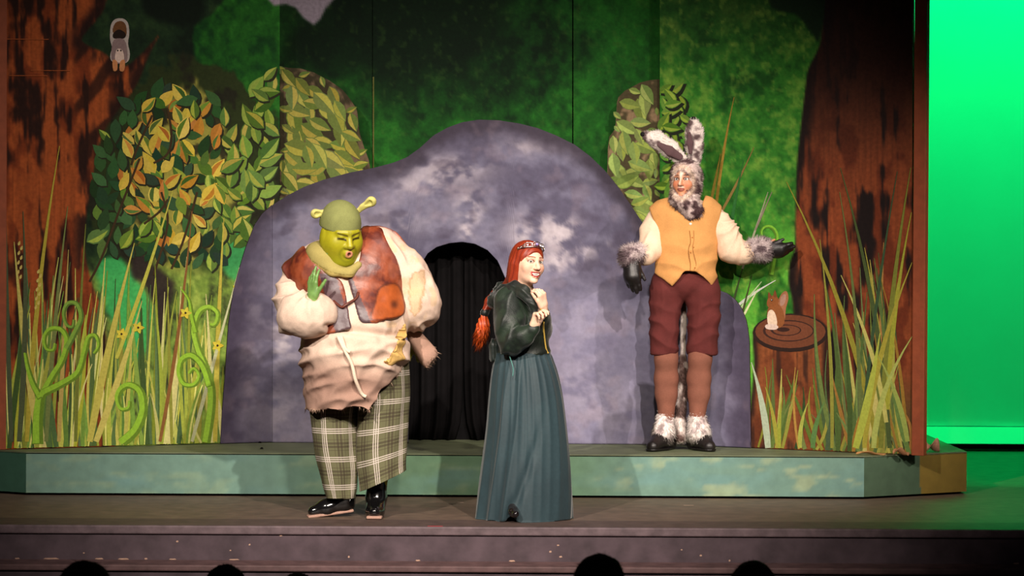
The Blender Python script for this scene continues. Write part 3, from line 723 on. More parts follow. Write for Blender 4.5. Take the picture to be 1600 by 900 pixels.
m_rock = paint_mat('rock_paint', 0.86, 0.1, 26, 0.22, bump=0.12, bscale=30)
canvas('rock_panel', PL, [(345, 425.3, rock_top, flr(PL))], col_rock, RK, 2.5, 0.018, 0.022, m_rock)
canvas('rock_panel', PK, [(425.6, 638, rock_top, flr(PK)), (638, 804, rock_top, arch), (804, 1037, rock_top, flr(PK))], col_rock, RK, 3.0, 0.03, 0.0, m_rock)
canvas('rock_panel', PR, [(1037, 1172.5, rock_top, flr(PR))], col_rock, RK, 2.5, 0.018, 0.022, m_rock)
# black drape behind the cave mouth
def drape(x0, x1, label, ph, slit):
    n = 60; px = np.linspace(x0, x1, n + 1); u = np.linspace(0, 1, n + 1)
    V = []; zs = np.linspace(ZP + 0.004, 1.75, 14)
    a, b = W(x0, 690, 2.36)[0], W(x1, 690, 2.36)[0]
    for z in zs:
        s = 1.0 - 0.03 * slit * math.exp(-((z - ZP) / 0.16))
        x = a + (b - a) * u if slit == 0 else (a + (b - a) * u * (1 - 0.11 * math.exp(-(z - ZP) / .12)) if slit > 0 else b - (b - a) * (1 - u) * (1 - 0.11 * math.exp(-(z - ZP) / .12)))
        V.append(np.stack([x, 2.36 + 0.028 * np.sin(u * 26 + ph) + 0.012 * np.sin(u * 55 + ph * 2 + z), np.full(n + 1, z)], 1))
    V = np.concatenate(V); i, j = np.meshgrid(np.arange(13), np.arange(n), indexing='ij'); k = (i * (n + 1) + j).ravel()
    o = mesh_np('cave_curtain', V, np.stack([k, k + 1, k + n + 2, k + n + 1], 1), m_drape, origin=((a + b) / 2, 2.36, ZP))
    o.modifiers.new('cloth', 'SOLIDIFY').thickness = 0.004
    tag(o, label, 'curtain', 'black cave curtains')
m_drape = flat_mat('black_velour', (15, 13, 14), 0.95, 0.2, 12, 0.1)
tag(box('cave_backing', (float(W(600, 690, 2.42)[0]), 2.41, ZP + .001), (float(W(842, 690, 2.42)[0]), 2.43, 1.8), m_black, origin=(-.35, 2.42, ZP)), 'plain black masking board behind the curtains of the cave', 'board')
drape(618, 723.5, 'left black curtain hanging inside the cave opening', 0.4, 1)
drape(724.5, 830, 'right black curtain hanging inside the cave opening beside the skirt', 1.9, -1)

# ------------------------------------------------------------ curled fabric leaves on the right end of the platform
def dry_leaf(px, py, Y, L, Wd, rz, lift, rgb, label):
    c = W(px, py, Y); nu, nv = 12, 6; V = []
    for i in range(nu + 1):
        t = i / nu; w = math.sin(math.pi * t ** 0.85) * Wd / 2
        for j in range(nv + 1):
            s = j / nv * 2 - 1
            V.append((t * L - L / 2, s * w, lift * (0.25 + s * s * 0.75) * math.sin(math.pi * min(1, t + .1)) + lift * 0.35 * math.sin(t * 7 + s)))
    V = np.array(V); V[:, 2] -= V[:, 2].min() - 0.001
    cs, sn = math.cos(rz), math.sin(rz)
    V = np.stack([V[:, 0] * cs - V[:, 1] * sn + c[0], V[:, 0] * sn + V[:, 1] * cs + c[1], V[:, 2] + ZP], 1)
    i, j = np.meshgrid(np.arange(nu), np.arange(nv), indexing='ij'); k = (i * (nv + 1) + j).ravel()
    n = fbm3(V, 30, 2)[:, None]
    o = mesh_np('fabric_leaf', V, np.stack([k, k + nv + 1, k + nv + 2, k + 1], 1), m_decal, None, tone(np.array(rgb) * (0.75 + 0.5 * n)), origin=(c[0], c[1], ZP))
    o.modifiers.new('cloth', 'SOLIDIFY').thickness = 0.002
    tag(o, label, 'leaf', 'fabric leaves on the platform')
dry_leaf(1361, 707, 1.27, 0.19, 0.05, 0.05, 0.018, (160, 118, 72), 'long tan fabric leaf lying before the grass of the right flat')
dry_leaf(1408, 706, 1.24, 0.11, 0.05, 0.2, 0.035, (150, 104, 70), 'short curled brown fabric leaf beside the brown end trim')
dry_leaf(1458, 702, 1.52, 0.12, 0.09, 0.7, 0.06, (206, 150, 124), 'pinkish curled fabric leaf on the platform corner right of the brown end trim')
for (x, y, Y, lab) in ((367, 694.5, 2.02, 'tiny black foot screw on the platform by the rock\'s left corner'), (409, 703, 1.52, 'small dark crumb on the platform top near the green-faced performer'), (406, 692.5, 2.02, 'tiny black foot screw under the rock seam')):
    c = W(x, y, Y)
    V = [(c[0] + 0.012 * math.cos(k * 1.047), c[1] + 0.01 * math.sin(k * 1.047), ZP + 0.0005) for k in range(6)] + [(c[0] + 0.006 * math.cos(k * 1.047 + .3), c[1] + 0.005 * math.sin(k * 1.047), ZP + 0.011) for k in range(6)]
    tag(mesh_py('debris', V, [tuple(range(5, -1, -1)), tuple(range(6, 12))] + [(k, (k + 1) % 6, 6 + (k + 1) % 6, 6 + k) for k in range(6)], m_black, origin=(c[0], c[1], ZP)), lab, 'debris')
# unseen black curtain added in the left wing to block green spill
n = 80; u = np.linspace(0, 1, n + 1); V = np.concatenate([np.stack([-8.6 + 4.6 * u, 3.75 + .07 * np.sin(u * 60), np.full(n + 1, z)], 1) for z in (0.005, 3.0, 6.0)])
k = np.concatenate([np.arange(n), np.arange(n) + n + 1]); o = mesh_np('spill_block_curtain', V, np.stack([k, k + 1, k + n + 2, k + n + 1], 1), m_drape, origin=(-6.3, 3.75, 0.0))
tag(o, 'tall black curtain added to block green spill in the wing left of the scenery', 'curtain')
# unseen black border added above the flats, keeps green backdrop light off the floor
n = 160; u = np.linspace(0, 1, n + 1); V = np.concatenate([np.stack([-8.8 + 17.6 * u, 3.1 + .05 * np.sin(u * 190), np.full(n + 1, z)], 1) for z in (3.45, 4.8, 6.3)])
k = np.concatenate([np.arange(n), np.arange(n) + n + 1]); o = mesh_np('spill_block_border', V, np.stack([k, k + 1, k + n + 2, k + n + 1], 1), m_drape, origin=(0, 3.1, 6.3))
tag(o, 'long black curtain added across the stage above the scenery to block green light', 'curtain')
# ================================================================== SMOOTH SOLID MODELLING (signed distance fields to quads)
def unit(v): v = np.asarray(v, float); return v / (np.linalg.norm(v) + 1e-12)
class Sdf:
    def __init__(s): s.ops = []
    def _add(s, fn, lo, hi, k, mode): s.ops.append((fn, np.asarray(lo, float), np.asarray(hi, float), max(k, 1e-4), mode)); return s
    def cap(s, a, b, r1, r2=None, k=0.02, mode='u', sq=None):
        """tapered capsule; sq = (axis, factor) widens (>1) it along an axis"""
        a = np.asarray(a, float); b = np.asarray(b, float); r2 = r1 if r2 is None else r2
        ab = b - a; L = ab @ ab + 1e-12
        ax, fac = (unit(sq[0]), sq[1]) if sq else (None, 1.0)
        def fn(X, Y, Z):
            x, y, z = X - a[0], Y - a[1], Z - a[2]
            t = np.clip((x * ab[0] + y * ab[1] + z * ab[2]) / L, 0, 1)
            x = x - t * ab[0]; y = y - t * ab[1]; z = z - t * ab[2]
            q = x * x + y * y + z * z
            if ax is not None:
                p = x * ax[0] + y * ax[1] + z * ax[2]; q = q + p * p * (1 / (fac * fac) - 1)
            return np.sqrt(q) - (r1 + (r2 - r1) * t)
        m = max(r1, r2) * max(fac, 1) + 0.03 + k
        return s._add(fn, np.minimum(a, b) - m, np.maximum(a, b) + m, k, mode)
    def chain(s, pts, rad, k=0.02, mode='u', sq=None):
        for i in range(len(pts) - 1): s.cap(pts[i], pts[i + 1], rad[i], rad[i + 1], k, mode, sq)
        return s
    def ell(s, c, r, k=0.02, mode='u', M=None):
        """ellipsoid; M = rows of local axes"""
        c = np.asarray(c, float); r = np.broadcast_to(np.asarray(r, float), (3,)); M = np.eye(3) if M is None else M
        def fn(X, Y, Z):
            x, y, z = X - c[0], Y - c[1], Z - c[2]
            q = [(M[i][0] * x + M[i][1] * y + M[i][2] * z) / r[i] for i in range(3)]
            k0 = np.sqrt(q[0] ** 2 + q[1] ** 2 + q[2] ** 2)
            k1 = np.sqrt((q[0] / r[0]) ** 2 + (q[1] / r[1]) ** 2 + (q[2] / r[2]) ** 2) + 1e-9
            return k0 * (k0 - 1) / k1
        e = np.sqrt(sum((M[i] * r[i]) ** 2 for i in range(3))) + 0.03 + k
        return s._add(fn, c - e, c + e, k, mode)
    def rbox(s, c, h, rr, k=0.02, mode='u', M=None):
        c = np.asarray(c, float); h = np.asarray(h, float); M = np.eye(3) if M is None else M
        def fn(X, Y, Z):
            x, y, z = X - c[0], Y - c[1], Z - c[2]
            q = [np.abs(M[i][0] * x + M[i][1] * y + M[i][2] * z) - (h[i] - rr) for i in range(3)]
            o = np.sqrt(sum(np.maximum(v, 0) ** 2 for v in q))
            return o + np.minimum(np.maximum(np.maximum(q[0], q[1]), q[2]), 0) - rr
        e = np.sqrt(sum((M[i] * h[i]) ** 2 for i in range(3))) * 1.3 + 0.03 + k
        return s._add(fn, c - e, c + e, k, mode)
    def half(s, p, n, k=0.004):
        """cut away the side the normal points to"""
        p = np.asarray(p, float); n = unit(n)
        def fn(X, Y, Z): return -((X - p[0]) * n[0] + (Y - p[1]) * n[1] + (Z - p[2]) * n[2])
        return s._add(fn, (-1e3,) * 3, (1e3,) * 3, k, 's')
    def keep(s, fn, k=0.003):
        """intersect with an arbitrary field"""
        return s._add(fn, (-1e3,) * 3, (1e3,) * 3, k, 'i')
    def grow(s, g):
        t = Sdf()
        for (fn, lo, hi, k, m) in s.ops:
            if m == 'u': t.ops.append(((lambda f: lambda X, Y, Z: f(X, Y, Z) - g)(fn), lo - g, hi + g, k, m))
            else: t.ops.append((fn, lo, hi, k, m))
        return t
    def mesh(s, h, fine=(), smooth=1):
        u = [o for o in s.ops if o[4] == 'u']
        lo = np.min([o[1] for o in u], 0); hi = np.max([o[2] for o in u], 0)
        A = []
        for q in range(3):
            ax = [lo[q]]
            while ax[-1] < hi[q]:
                st = h
                for (fl, fh, hf) in fine:
                    if fl[q] - 1e-6 <= ax[-1] + hf * .5 <= fh[q]: st = min(st, hf)
                ax.append(ax[-1] + st)
            A.append(np.array(ax))
        d = np.full([len(a) for a in A], 9.0, 'f4')
        for (fn, l, hh, k, m) in s.ops:
            sl = tuple(slice(max(0, int(np.searchsorted(A[q], l[q]))), int(np.searchsorted(A[q], hh[q]))) for q in range(3))
            if any(t.stop <= t.start for t in sl): continue
            X = A[0][sl[0]].astype('f4')[:, None, None]; Y = A[1][sl[1]].astype('f4')[None, :, None]; Z = A[2][sl[2]].astype('f4')[None, None, :]
            a = d[sl]; v = np.broadcast_to(fn(X, Y, Z), a.shape).astype('f4')
            if m == 's': v = -v
            w = np.maximum(k - np.abs(a - v), 0) / k; w = w * w * k * 0.25
            a[...] = np.minimum(a, v) - w if m == 'u' else np.maximum(a, v) + w
        V, Q = _nets(d, A)
        for _ in range(smooth):
            acc = np.zeros_like(V); cnt = np.zeros(len(V))
            for i in range(4):
                a, b = Q[:, i], Q[:, (i + 1) % 4]
                for q in range(3):
                    acc[:, q] += np.bincount(a, V[b, q], len(V)) + np.bincount(b, V[a, q], len(V))
                cnt += np.bincount(a, minlength=len(V)) + np.bincount(b, minlength=len(V))
            V = V * 0.5 + 0.5 * acc / np.maximum(cnt, 1)[:, None]
        return V, Q
def _nets(d, A):
    s = d < 0
    C = lambda i, j, k: (slice(i, i - 1 or None), slice(j, j - 1 or None), slice(k, k - 1 or None))
    acc = np.zeros([n - 1 for n in d.shape], 'i1')
    cor = [(i, j, k) for i in (0, 1) for j in (0, 1) for k in (0, 1)]
    for c in cor: acc += s[C(*c)]
    idx = np.argwhere((acc > 0) & (acc < 8)); n = len(idx)
    vid = np.full(acc.shape, -1, 'i4'); vid[tuple(idx.T)] = np.arange(n)
    P = np.zeros((n, 3)); cn = np.zeros(n)
    val = {c: d[idx[:, 0] + c[0], idx[:, 1] + c[1], idx[:, 2] + c[2]].astype('f8') for c in cor}
    for a in cor:
        for q in range(3):
            if a[q]: continue
            b = list(a); b[q] = 1; b = tuple(b)
            m = (val[a] < 0) != (val[b] < 0); t = val[a][m] / (val[a][m] - val[b][m])
            e = np.tile(np.array(a, float), (m.sum(), 1)); e[:, q] = t
            P[m] += e; cn[m] += 1
    P = P / cn[:, None] + idx
    V = np.stack([np.interp(P[:, q], np.arange(len(A[q])), A[q]) for q in range(3)], 1)
    Qs = []
    for q in range(3):
        o1, o2 = (q + 1) % 3, (q + 2) % 3
        sa = [slice(1, -1)] * 3; sb = [slice(1, -1)] * 3; sa[q] = slice(0, -1); sb[q] = slice(1, None)
        m = s[tuple(sa)] != s[tuple(sb)]; e = np.argwhere(m)
        if not len(e): continue
        ins = s[tuple(sa)][m]
        base = e.copy(); base[:, o1] += 1; base[:, o2] += 1
        def g(u, v):
            t = base.copy(); t[:, o1] -= u; t[:, o2] -= v; return vid[t[:, 0], t[:, 1], t[:, 2]]
        quad = np.stack([g(1, 1), g(0, 1), g(0, 0), g(1, 0)], 1)
        quad[~ins] = quad[~ins][:, ::-1]
        Qs.append(quad)
    Q = np.concatenate(Qs); return V, Q[(Q >= 0).all(1)]
def normals(V, Q):
    n = np.cross(V[Q[:, 2]] - V[Q[:, 0]], V[Q[:, 3 if Q.shape[1] > 3 else 1]] - V[Q[:, 1 if Q.shape[1] > 3 else 0]])
    N = np.zeros_like(V)
    for i in range(Q.shape[1]):
        for q in range(3): N[:, q] += np.bincount(Q[:, i], n[:, q], len(V))
    return N / (np.linalg.norm(N, axis=1)[:, None] + 1e-12)
def pix(V):
    D = np.asarray(V) - CAM; z = D @ _F
    return 800 + FPX * (D @ _R) / z, 450 - FPX * (D @ _U) / z
def pixg(X, Y, Z):
    dx, dy, dz = X - CAM[0], Y - CAM[1], Z - CAM[2]
    z = dx * _F[0] + dy * _F[1] + dz * _F[2]
    return 800 + FPX * (dx * _R[0] + dy * _R[1] + dz * _R[2]) / z, 450 - FPX * (dx * _U[0] + dy * _U[1] + dz * _U[2]) / z
def cut_poly(poly, Y0, back=None):
    """field that keeps what lies inside a pattern outline seen from the front (photo pixels at depth Y0)"""
    sc = S(1.0, Y0)
    def fn(X, Y, Z):
        px, py = pixg(X, Y, Z); px, py = np.broadcast_arrays(px, py)
        d = polysdf(px, py, poly) * sc
        if back is not None: d = np.minimum(d, back - np.broadcast_to(Y, d.shape))
        return d.astype('f4')
    return fn
def solid(name, sdf, h, mat, parent, color, fine=(), smooth=1, fold=None, label=None):
    """mesh part; color = rgb or f(V, N) -> rgb rows; fold = f(V) -> outward displacement in metres"""
    V, Q = sdf.mesh(h, fine, smooth)
    if fold is not None: V = V + normals(V, Q) * fold(V)[:, None]
    N = normals(V, Q)
    c = color(V, N) if callable(color) else np.tile(np.array(color, float), (len(V), 1))
    o = mesh_np(name, V, Q, mat, parent, tone(c))
    if label: o['label'] = label
    o_V[o.name] = (V, Q, N)
    return o
o_V = {}
def basis(yaw, pitch=0.0, roll=0.0):
    """rows: local x (viewer's right), y (back), z (up) of a head whose face looks yaw degrees to the viewer's right"""
    cy, sy = math.cos(math.radians(yaw)), math.sin(math.radians(yaw)); cp, sp = math.cos(math.radians(pitch)), math.sin(math.radians(pitch))
    f = np.array([sy * cp, -cy * cp, sp]); x = np.array([cy, sy, 0.0]); z = np.cross(x, -f)
    cr, sr = math.cos(math.radians(roll)), math.sin(math.radians(roll))
    return np.array([cr * x + sr * z, -f, -sr * x + cr * z])
class Head:
    """human head; local units are metres for a head 0.23 tall, z = 0 at the eyes"""
    def __init__(s, c, M, sc): s.c, s.M, s.s = np.asarray(c, float), M, sc
    def p(s, x, y, z): return s.c + s.s * (x * s.M[0] + y * s.M[1] + z * s.M[2])
    def loc(s, V): return (np.asarray(V) - s.c) @ s.M.T / s.s
    def build(s, F, fat=0.0, mouth='closed', ears=True, chin=1.0, jaw=1.0):
        k = s.s
        e = lambda x, y, z, a, b, c, kk, mode='u': F.ell(s.p(x, y, z), np.array([a, b, c]) * k, kk * k, mode, s.M)
        e(0, .014, .035, .074, .094, .082, .02)
        e(0, -.022, -.02, .064 + fat * .4, .070, .088, .03)
        e(0, -.03, -.07, .050 * jaw + fat, .055 * jaw, .040 * (.5 + .5 * jaw), .03)
        e(0, -.074, -.100, .02 + fat * .3, .017, .015 * chin, .022)
        if fat: e(0, -.045, -.112, .052 + fat, .05, .03, .03)
        for q in (-1, 1):
            e(q * (.036 + fat * .6), -.062, -.03, .026 + fat * .4, .024, .026 + fat * .3, .022)
            F.cap(s.p(q * .010, -.088, .021), s.p(q * .045, -.074, .020), .008 * k, .007 * k, .014 * k)
            e(q * .032, -.101, .004, .020, .017, .0125, .010, 's')
            e(q * .031, -.0765, .003, .0135, .0135, .0125, .002)
            F.cap(s.p(q * .019, -.0885, .011), s.p(q * .044, -.080, .010), .0032 * k, .003 * k, .004 * k)
            F.cap(s.p(q * .020, -.087, -.006), s.p(q * .043, -.080, -.004), .003 * k, .0025 * k, .005 * k)
            if ears: e(q * .076, .006, -.008, .008, .018, .030, .008)
        F.cap(s.p(0, -.087, .014), s.p(0, -.110, -.028), .0075 * k, .0115 * k, .012 * k)
        e(0, -.112, -.031, .011, .010, .010, .008)
        for q in (-1, 1): e(q * .0125, -.100, -.034, .0085, .010, .0075, .006)
        if mouth == 'closed':
            e(0, -.094, -.0575, .022, .009, .0058, .006); e(0, -.092, -.0685, .019, .009, .0065, .006)
            F.cap(s.p(-.022, -.099, -.0632), s.p(.022, -.099, -.0632), .0022 * k, .0022 * k, .003 * k, 's')
        elif mouth == 'smile':
            for t in range(5):
                x = (t - 2) * .0125; zz = abs(t - 2) ** 2 * .0022
                e(x, -.093 + abs(t - 2) * .004, -.054 + zz * .9, .009, .008, .0045, .004)
                e(x * .85, -.091 + abs(t - 2) * .004, -.080 + zz * 1.7, .009, .008, .006, .004)
            e(0, -.098, -.065, .024, .014, .0095, .004, 's')
            e(0, -.080, -.0615, .021, .013, .0065, .002)
        elif mouth == 'open':
            for t in range(10):
                a = t * math.pi / 5; e(.012 * math.cos(a), -.098, -.066 + .012 * math.sin(a), .0058, .009, .0058, .006)
            e(0, -.104, -.065, .0080, .026, .0080, .004, 's')
        return s
    def paint(s, V, skin, lip=(170, 80, 76), brow=(70, 44, 30), iris=(70, 56, 44), blush=None, mouth='closed', shade=None, browlift=0.0, lidc=None, gaze=0.0, eyes=True):
        L = s.loc(V); x, y, z = L[:, 0], L[:, 1], L[:, 2]; ax = np.abs(x)
        c = np.tile(np.array(skin, float), (len(V), 1)) * (0.96 + 0.08 * fbm3(L, 60, 2))[:, None]
        front = y < -.045
        if blush is not None: c = mixc(c, blush, np.exp(-((ax - .04) / .02) ** 2 - ((z + .03) / .02) ** 2) * front * .55)
        if lidc is not None: c = mixc(c, lidc, np.exp(-((ax - .032) / .016) ** 2 - ((z - .012) / .009) ** 2) * front * .8)
        bz = .024 + browlift + .05 * (ax - .02) * (1 if browlift >= 0 else -3) - 6 * (ax - .03) ** 2
        c = mixc(c, brow, sst(.0048, .0018, np.abs(z - bz)) * sst(.009, .013, ax) * sst(.052, .046, ax) * front * .85 * eyes)
        ed = np.sqrt((ax - .031) ** 2 + (y + .0765) ** 2 + (z - .003) ** 2)
        eye = (ed < .0146) & (np.abs(z - .003) < .0072) & (np.abs(ax - .031) < .0135)
        rim = (np.hypot((ax - .031) / .0185, (z - .004) / .0105) < 1) & front
        if eyes: c[rim] = c[rim] * 0.5 + np.array(brow) * 0.25; c[eye] = (222, 214, 206)
        ir = eye & bool(eyes) & (np.hypot(x - np.sign(x) * .031 - gaze, z - .003) < .0062); c[ir] = iris
        if mouth == 'closed': m = np.hypot(x / .024, (z + .063) / .0125) < 1; m &= (y < -.08)
        elif mouth == 'smile':
            m = (np.hypot(x / .030, (z + .0665 - 9 * x * x) / .0150) < 1) & (y < -.055)
        else: m = (np.hypot(x, z + .066) < .0165) & (y < -.08)
        c[m] = lip
        if mouth == 'smile':
            dk = (np.hypot(x / .0235, (z + .0672 - 9 * x * x) / .0092) < 1) & (y < -.055); c[dk] = (110, 34, 34)
            th = (np.hypot(x / .0225, (z + .0650 - 8 * x * x) / .0068) < 1) & (y < -.055); c[th] = (240, 232, 224)
        if mouth == 'open':
            dk = (np.hypot(x, z + .065) < .0076) & (y < -.06); c[dk] = (90, 34, 34)
        nz = (np.hypot(ax - .0065, (z + .0415)) < .0028) & (y < -.095); c[nz] *= 0.55
        if shade is not None: c = shade(L, c)
        return c
def hand(F, wrist, a, t, n, sc=1.0, curl=(20, 25, 20), lens=(.074, .082, .076, .060), splay=6, thumb=35, thumbcurl=15, r=.0088, per=None):
    """five-fingered hand: a = towards the fingertips, t = towards the thumb side, n = the way the palm faces"""
    a = unit(a); t = unit(np.asarray(t) - a * (np.asarray(t) @ a)); n = unit(n - a * (n @ a) - t * (n @ t)); w = np.asarray(wrist, float)
    F.cap(w - a * .03 * sc, w + a * .02 * sc, .024 * sc, .026 * sc, .02 * sc, sq=(t, 1.15))
    for q, o in enumerate((.026, .009, -.009, -.025)):
        F.cap(w + a * .018 * sc + t * o * .7 * sc, w + a * .084 * sc + t * o * sc, .0145 * sc, .0115 * sc, .014 * sc)
    for q, o in enumerate((.027, .009, -.009, -.0265)):
        cu = curl if per is None else per[q]
        p = w + t * o * sc + a * (.088 - .004 * abs(q - 1)) * sc; sp = math.radians((1.2 - q) * splay)
        d = a * math.cos(sp) + t * math.sin(sp); ang = 0.0; L = lens[q] * sc
        for j, f in enumerate((.45, .31, .24)):
            ang += math.radians(cu[j]); dd = d * math.cos(ang) + n * math.sin(ang); e = p + dd * L * f
            F.cap(p, e, r * sc * (1.05 - .1 * j), r * sc * (.95 - .1 * j), .004 * sc); p = e
    th = math.radians(thumb); p = w + t * .022 * sc + a * .02 * sc
    d = a * math.cos(th) + t * math.sin(th) + n * .25; d = unit(d)
    for j, L in enumerate((.04, .032, .026)):
        e = p + d * L * sc; F.cap(p, e, (.0135, .0105, .0095)[j] * sc, (.0105, .0095, .008)[j] * sc, (.014, .004, .004)[j] * sc); p = e
        d = unit(d + (a * .5 + n * .3) * math.tan(math.radians(thumbcurl)))
    return F
def spikes(name, P, N, C, length, width, droop, mat, parent, rs, jitter=0.35, kind=None):
    """tufts of fur or hair: slim three-sided blades rooted at P and leaning along N + droop"""
    n = len(P); L = length * (0.6 + 0.8 * rs.rand(n))
    D = N + droop + jitter * rs.randn(n, 3); D /= np.linalg.norm(D, axis=1)[:, None]
    A = np.cross(D, rs.randn(n, 3)); A /= np.linalg.norm(A, axis=1)[:, None] + 1e-9; B = np.cross(D, A)
    w = width * (0.6 + 0.8 * rs.rand(n))[:, None]
    R0 = P - D * 0.004
    V = np.stack([R0 + A * w, R0 - A * w * .5 + B * w * .87, R0 - A * w * .5 - B * w * .87, P + D * L[:, None]], 1).reshape(-1, 3)
    k = np.arange(n) * 4
    T = np.concatenate([np.stack([k, k + 1, k + 3], 1), np.stack([k + 1, k + 2, k + 3], 1), np.stack([k + 2, k, k + 3], 1)])
    o = mesh_np(name, V, T, mat, parent, np.repeat(tone(C), 4, 0), smooth=True)
    if kind: o['kind'] = kind
    return o
def fur_on(src, name, count, length, width, colfn, droop, mat, parent, seed, mask=None):
    V, Q, N = o_V[src.name]; rs = np.random.RandomState(seed)
    ids = np.arange(len(V)) if mask is None else np.where(mask(V))[0]
    i = rs.choice(ids, count); P = V[i] + rs.randn(count, 3) * 0.002
    return spikes(name, P, N[i], colfn(P, N[i]), length, width, np.asarray(droop, float), mat, parent, rs, kind='stuff')
def loft(name, rings, mat, parent, color, seg=96, uvscale=None, fold=None, close=True, uoff=0.0):
    """surface through elliptical rings (centre, rx, ry, tilt = dz/dx); color as in solid()"""
    V, U = [], []; th = np.linspace(0, 2 * math.pi, seg + 1)[:-1]; vacc = 0
    for i, (c, rx, ry, tilt) in enumerate(rings):
        c = np.asarray(c, float)
        if i: vacc += np.linalg.norm(c - np.asarray(rings[i - 1][0]))
        f = np.ones(seg) if fold is None else fold(th, i / (len(rings) - 1))
        x = rx * np.sin(th) * f; y = -ry * np.cos(th) * f
        V.append(np.stack([c[0] + x, c[1] + y, c[2] + tilt * x], 1))
        U.append(np.stack([((th + math.pi) % (2 * math.pi) - math.pi) * (uvscale or 1.0) + uoff + .0825, np.full(seg, -vacc)], 1))
    V = np.concatenate(V); U = np.concatenate(U); m = len(rings)
    i, j = np.meshgrid(np.arange(m - 1), np.arange(seg), indexing='ij'); i = i.ravel(); j = j.ravel(); jn = (j + 1) % seg
    Q = np.stack([i * seg + j, (i + 1) * seg + j, (i + 1) * seg + jn, i * seg + jn], 1)
    N = normals(V, Q); c = color(V, N) if callable(color) else np.tile(np.array(color, float), (len(V), 1))
    return mesh_np(name, V, Q, mat, parent, tone(c), uv=U)
def ring_interp(keys, n):
    """densify key rings smoothly; keys: rows of (row, centre x, half width, depth radius, depth offset, tilt)"""
    K = smooth_poly(np.array(keys, float), n, closed=False); return K
# ================================================================== PERFORMERS
m_skin = paint_mat('skin', 0.5, 0.04, 90, 0.35, sss=0.12)
m_greasepaint = paint_mat('greasepaint_skin', 0.42, 0.05, 90, 0.4, sss=0.06)
m_cotton = paint_mat('cotton_cloth', 0.9, 0.07, 140, 0.15, bump=0.12, bscale=160)
m_felt = paint_mat('felt_cloth', 0.95, 0.08, 160, 0.1, bump=0.1, bscale=220)
m_leather = paint_mat('leather', 0.42, 0.16, 22, 0.5, bump=0.18, bscale=34)
m_patent = paint_mat('patent_leather', 0.12, 0.05, 30, 0.6, coat=0.6)
m_fur = paint_mat('fur', 0.75, 0.1, 120, 0.2)
m_hair = paint_mat('hair', 0.45, 0.16, 60, 0.4, aniso=(6, 6, 0.6))
m_velvet = paint_mat('velvet', 0.5, 0.1, 50, 0.4, sheen=0.25, bump=.15, bscale=120)
m_silk = paint_mat('heavy_satin', 0.6, 0.07, 60, 0.3, sheen=0.25)
m_metal = paint_mat('bright_metal', 0.25, 0.05, 60, 0.6, metallic=1.0)
m_rope = paint_mat('rope', 0.9, 0.12, 120, 0.2)

def fade(V, f, o=3, sd=0.0): return fbm3(np.asarray(V) + sd, f, o)
def wrinkle(V, d, f, sd=0.0, warp=2.5):
    """long soft creases running across direction d"""
    d = unit(d); q = V @ d * f + warp * fbm3(V + sd, 5, 2) * 6.28 / 2
    return crs(q)
def crs(q):
    """cloth folds: broad hollows between narrow rounded ridges"""
    s = np.sin(q * .5); return 1 - 2 * np.sqrt(s * s + .02) ** .8

# ------------------------------------------------------------------ green-faced performer
def A(px, py, dy=0.0): return W(px, py, dy)
r_ = lambda px: S(px)
PA = empty('person', (A(552, 806)[0], 0.0, 0.0), 'stout performer with green face paint, capped head, leather vest and tartan trousers', 'person', 'stage performers')
hA = Head(A(533, 361, -.20), basis(27, -20, 3), 1.36)
F = Sdf()
hA.build(F, fat=.006, mouth='open')
F.ell(hA.p(0, -.014, -.050), np.array([.087, .074, .080]) * hA.s, .035 * hA.s, 'u', hA.M)
F.cap(hA.p(0, .03, -.06), A(520, 420, -.02), .075, .1, .04)
F.ell(A(545, 450, .02), (.22, .15, .25), .05); F.ell(A(552, 570, .02), (.20, .17, .22), .05)
F.chain([A(470, 420, .0), A(455, 500, -.10), A(490, 476, -.36)], [.06, .05, .034], .03)
F.chain([A(600, 395, .03), A(655, 485, .10), A(648, 530, .20)], [.07, .055, .035], .03)
F.chain([A(525, 620, .0), A(527, 705, .0), A(537, 785, .06)], [.09, .07, .035], .03)
F.chain([A(592, 610, .02), A(595, 700, .02), A(590, 785, .03)], [.09, .07, .04], .03)
hand(F, A(489, 466, -.38), (-.02, -.12, 1), (.72, -.7, .05), (.75, .6, .0), 1.06, splay=2, thumb=36, per=((10, 14, 10), (6, 10, 8), (12, 16, 12), (20, 24, 16)))
hand(F, A(650, 534, .22), (.35, .1, -1), (-1, 0, -.3), (0, 1, 0), 1.0, curl=(30, 35, 25))
HL = A(490, 430, -.37)
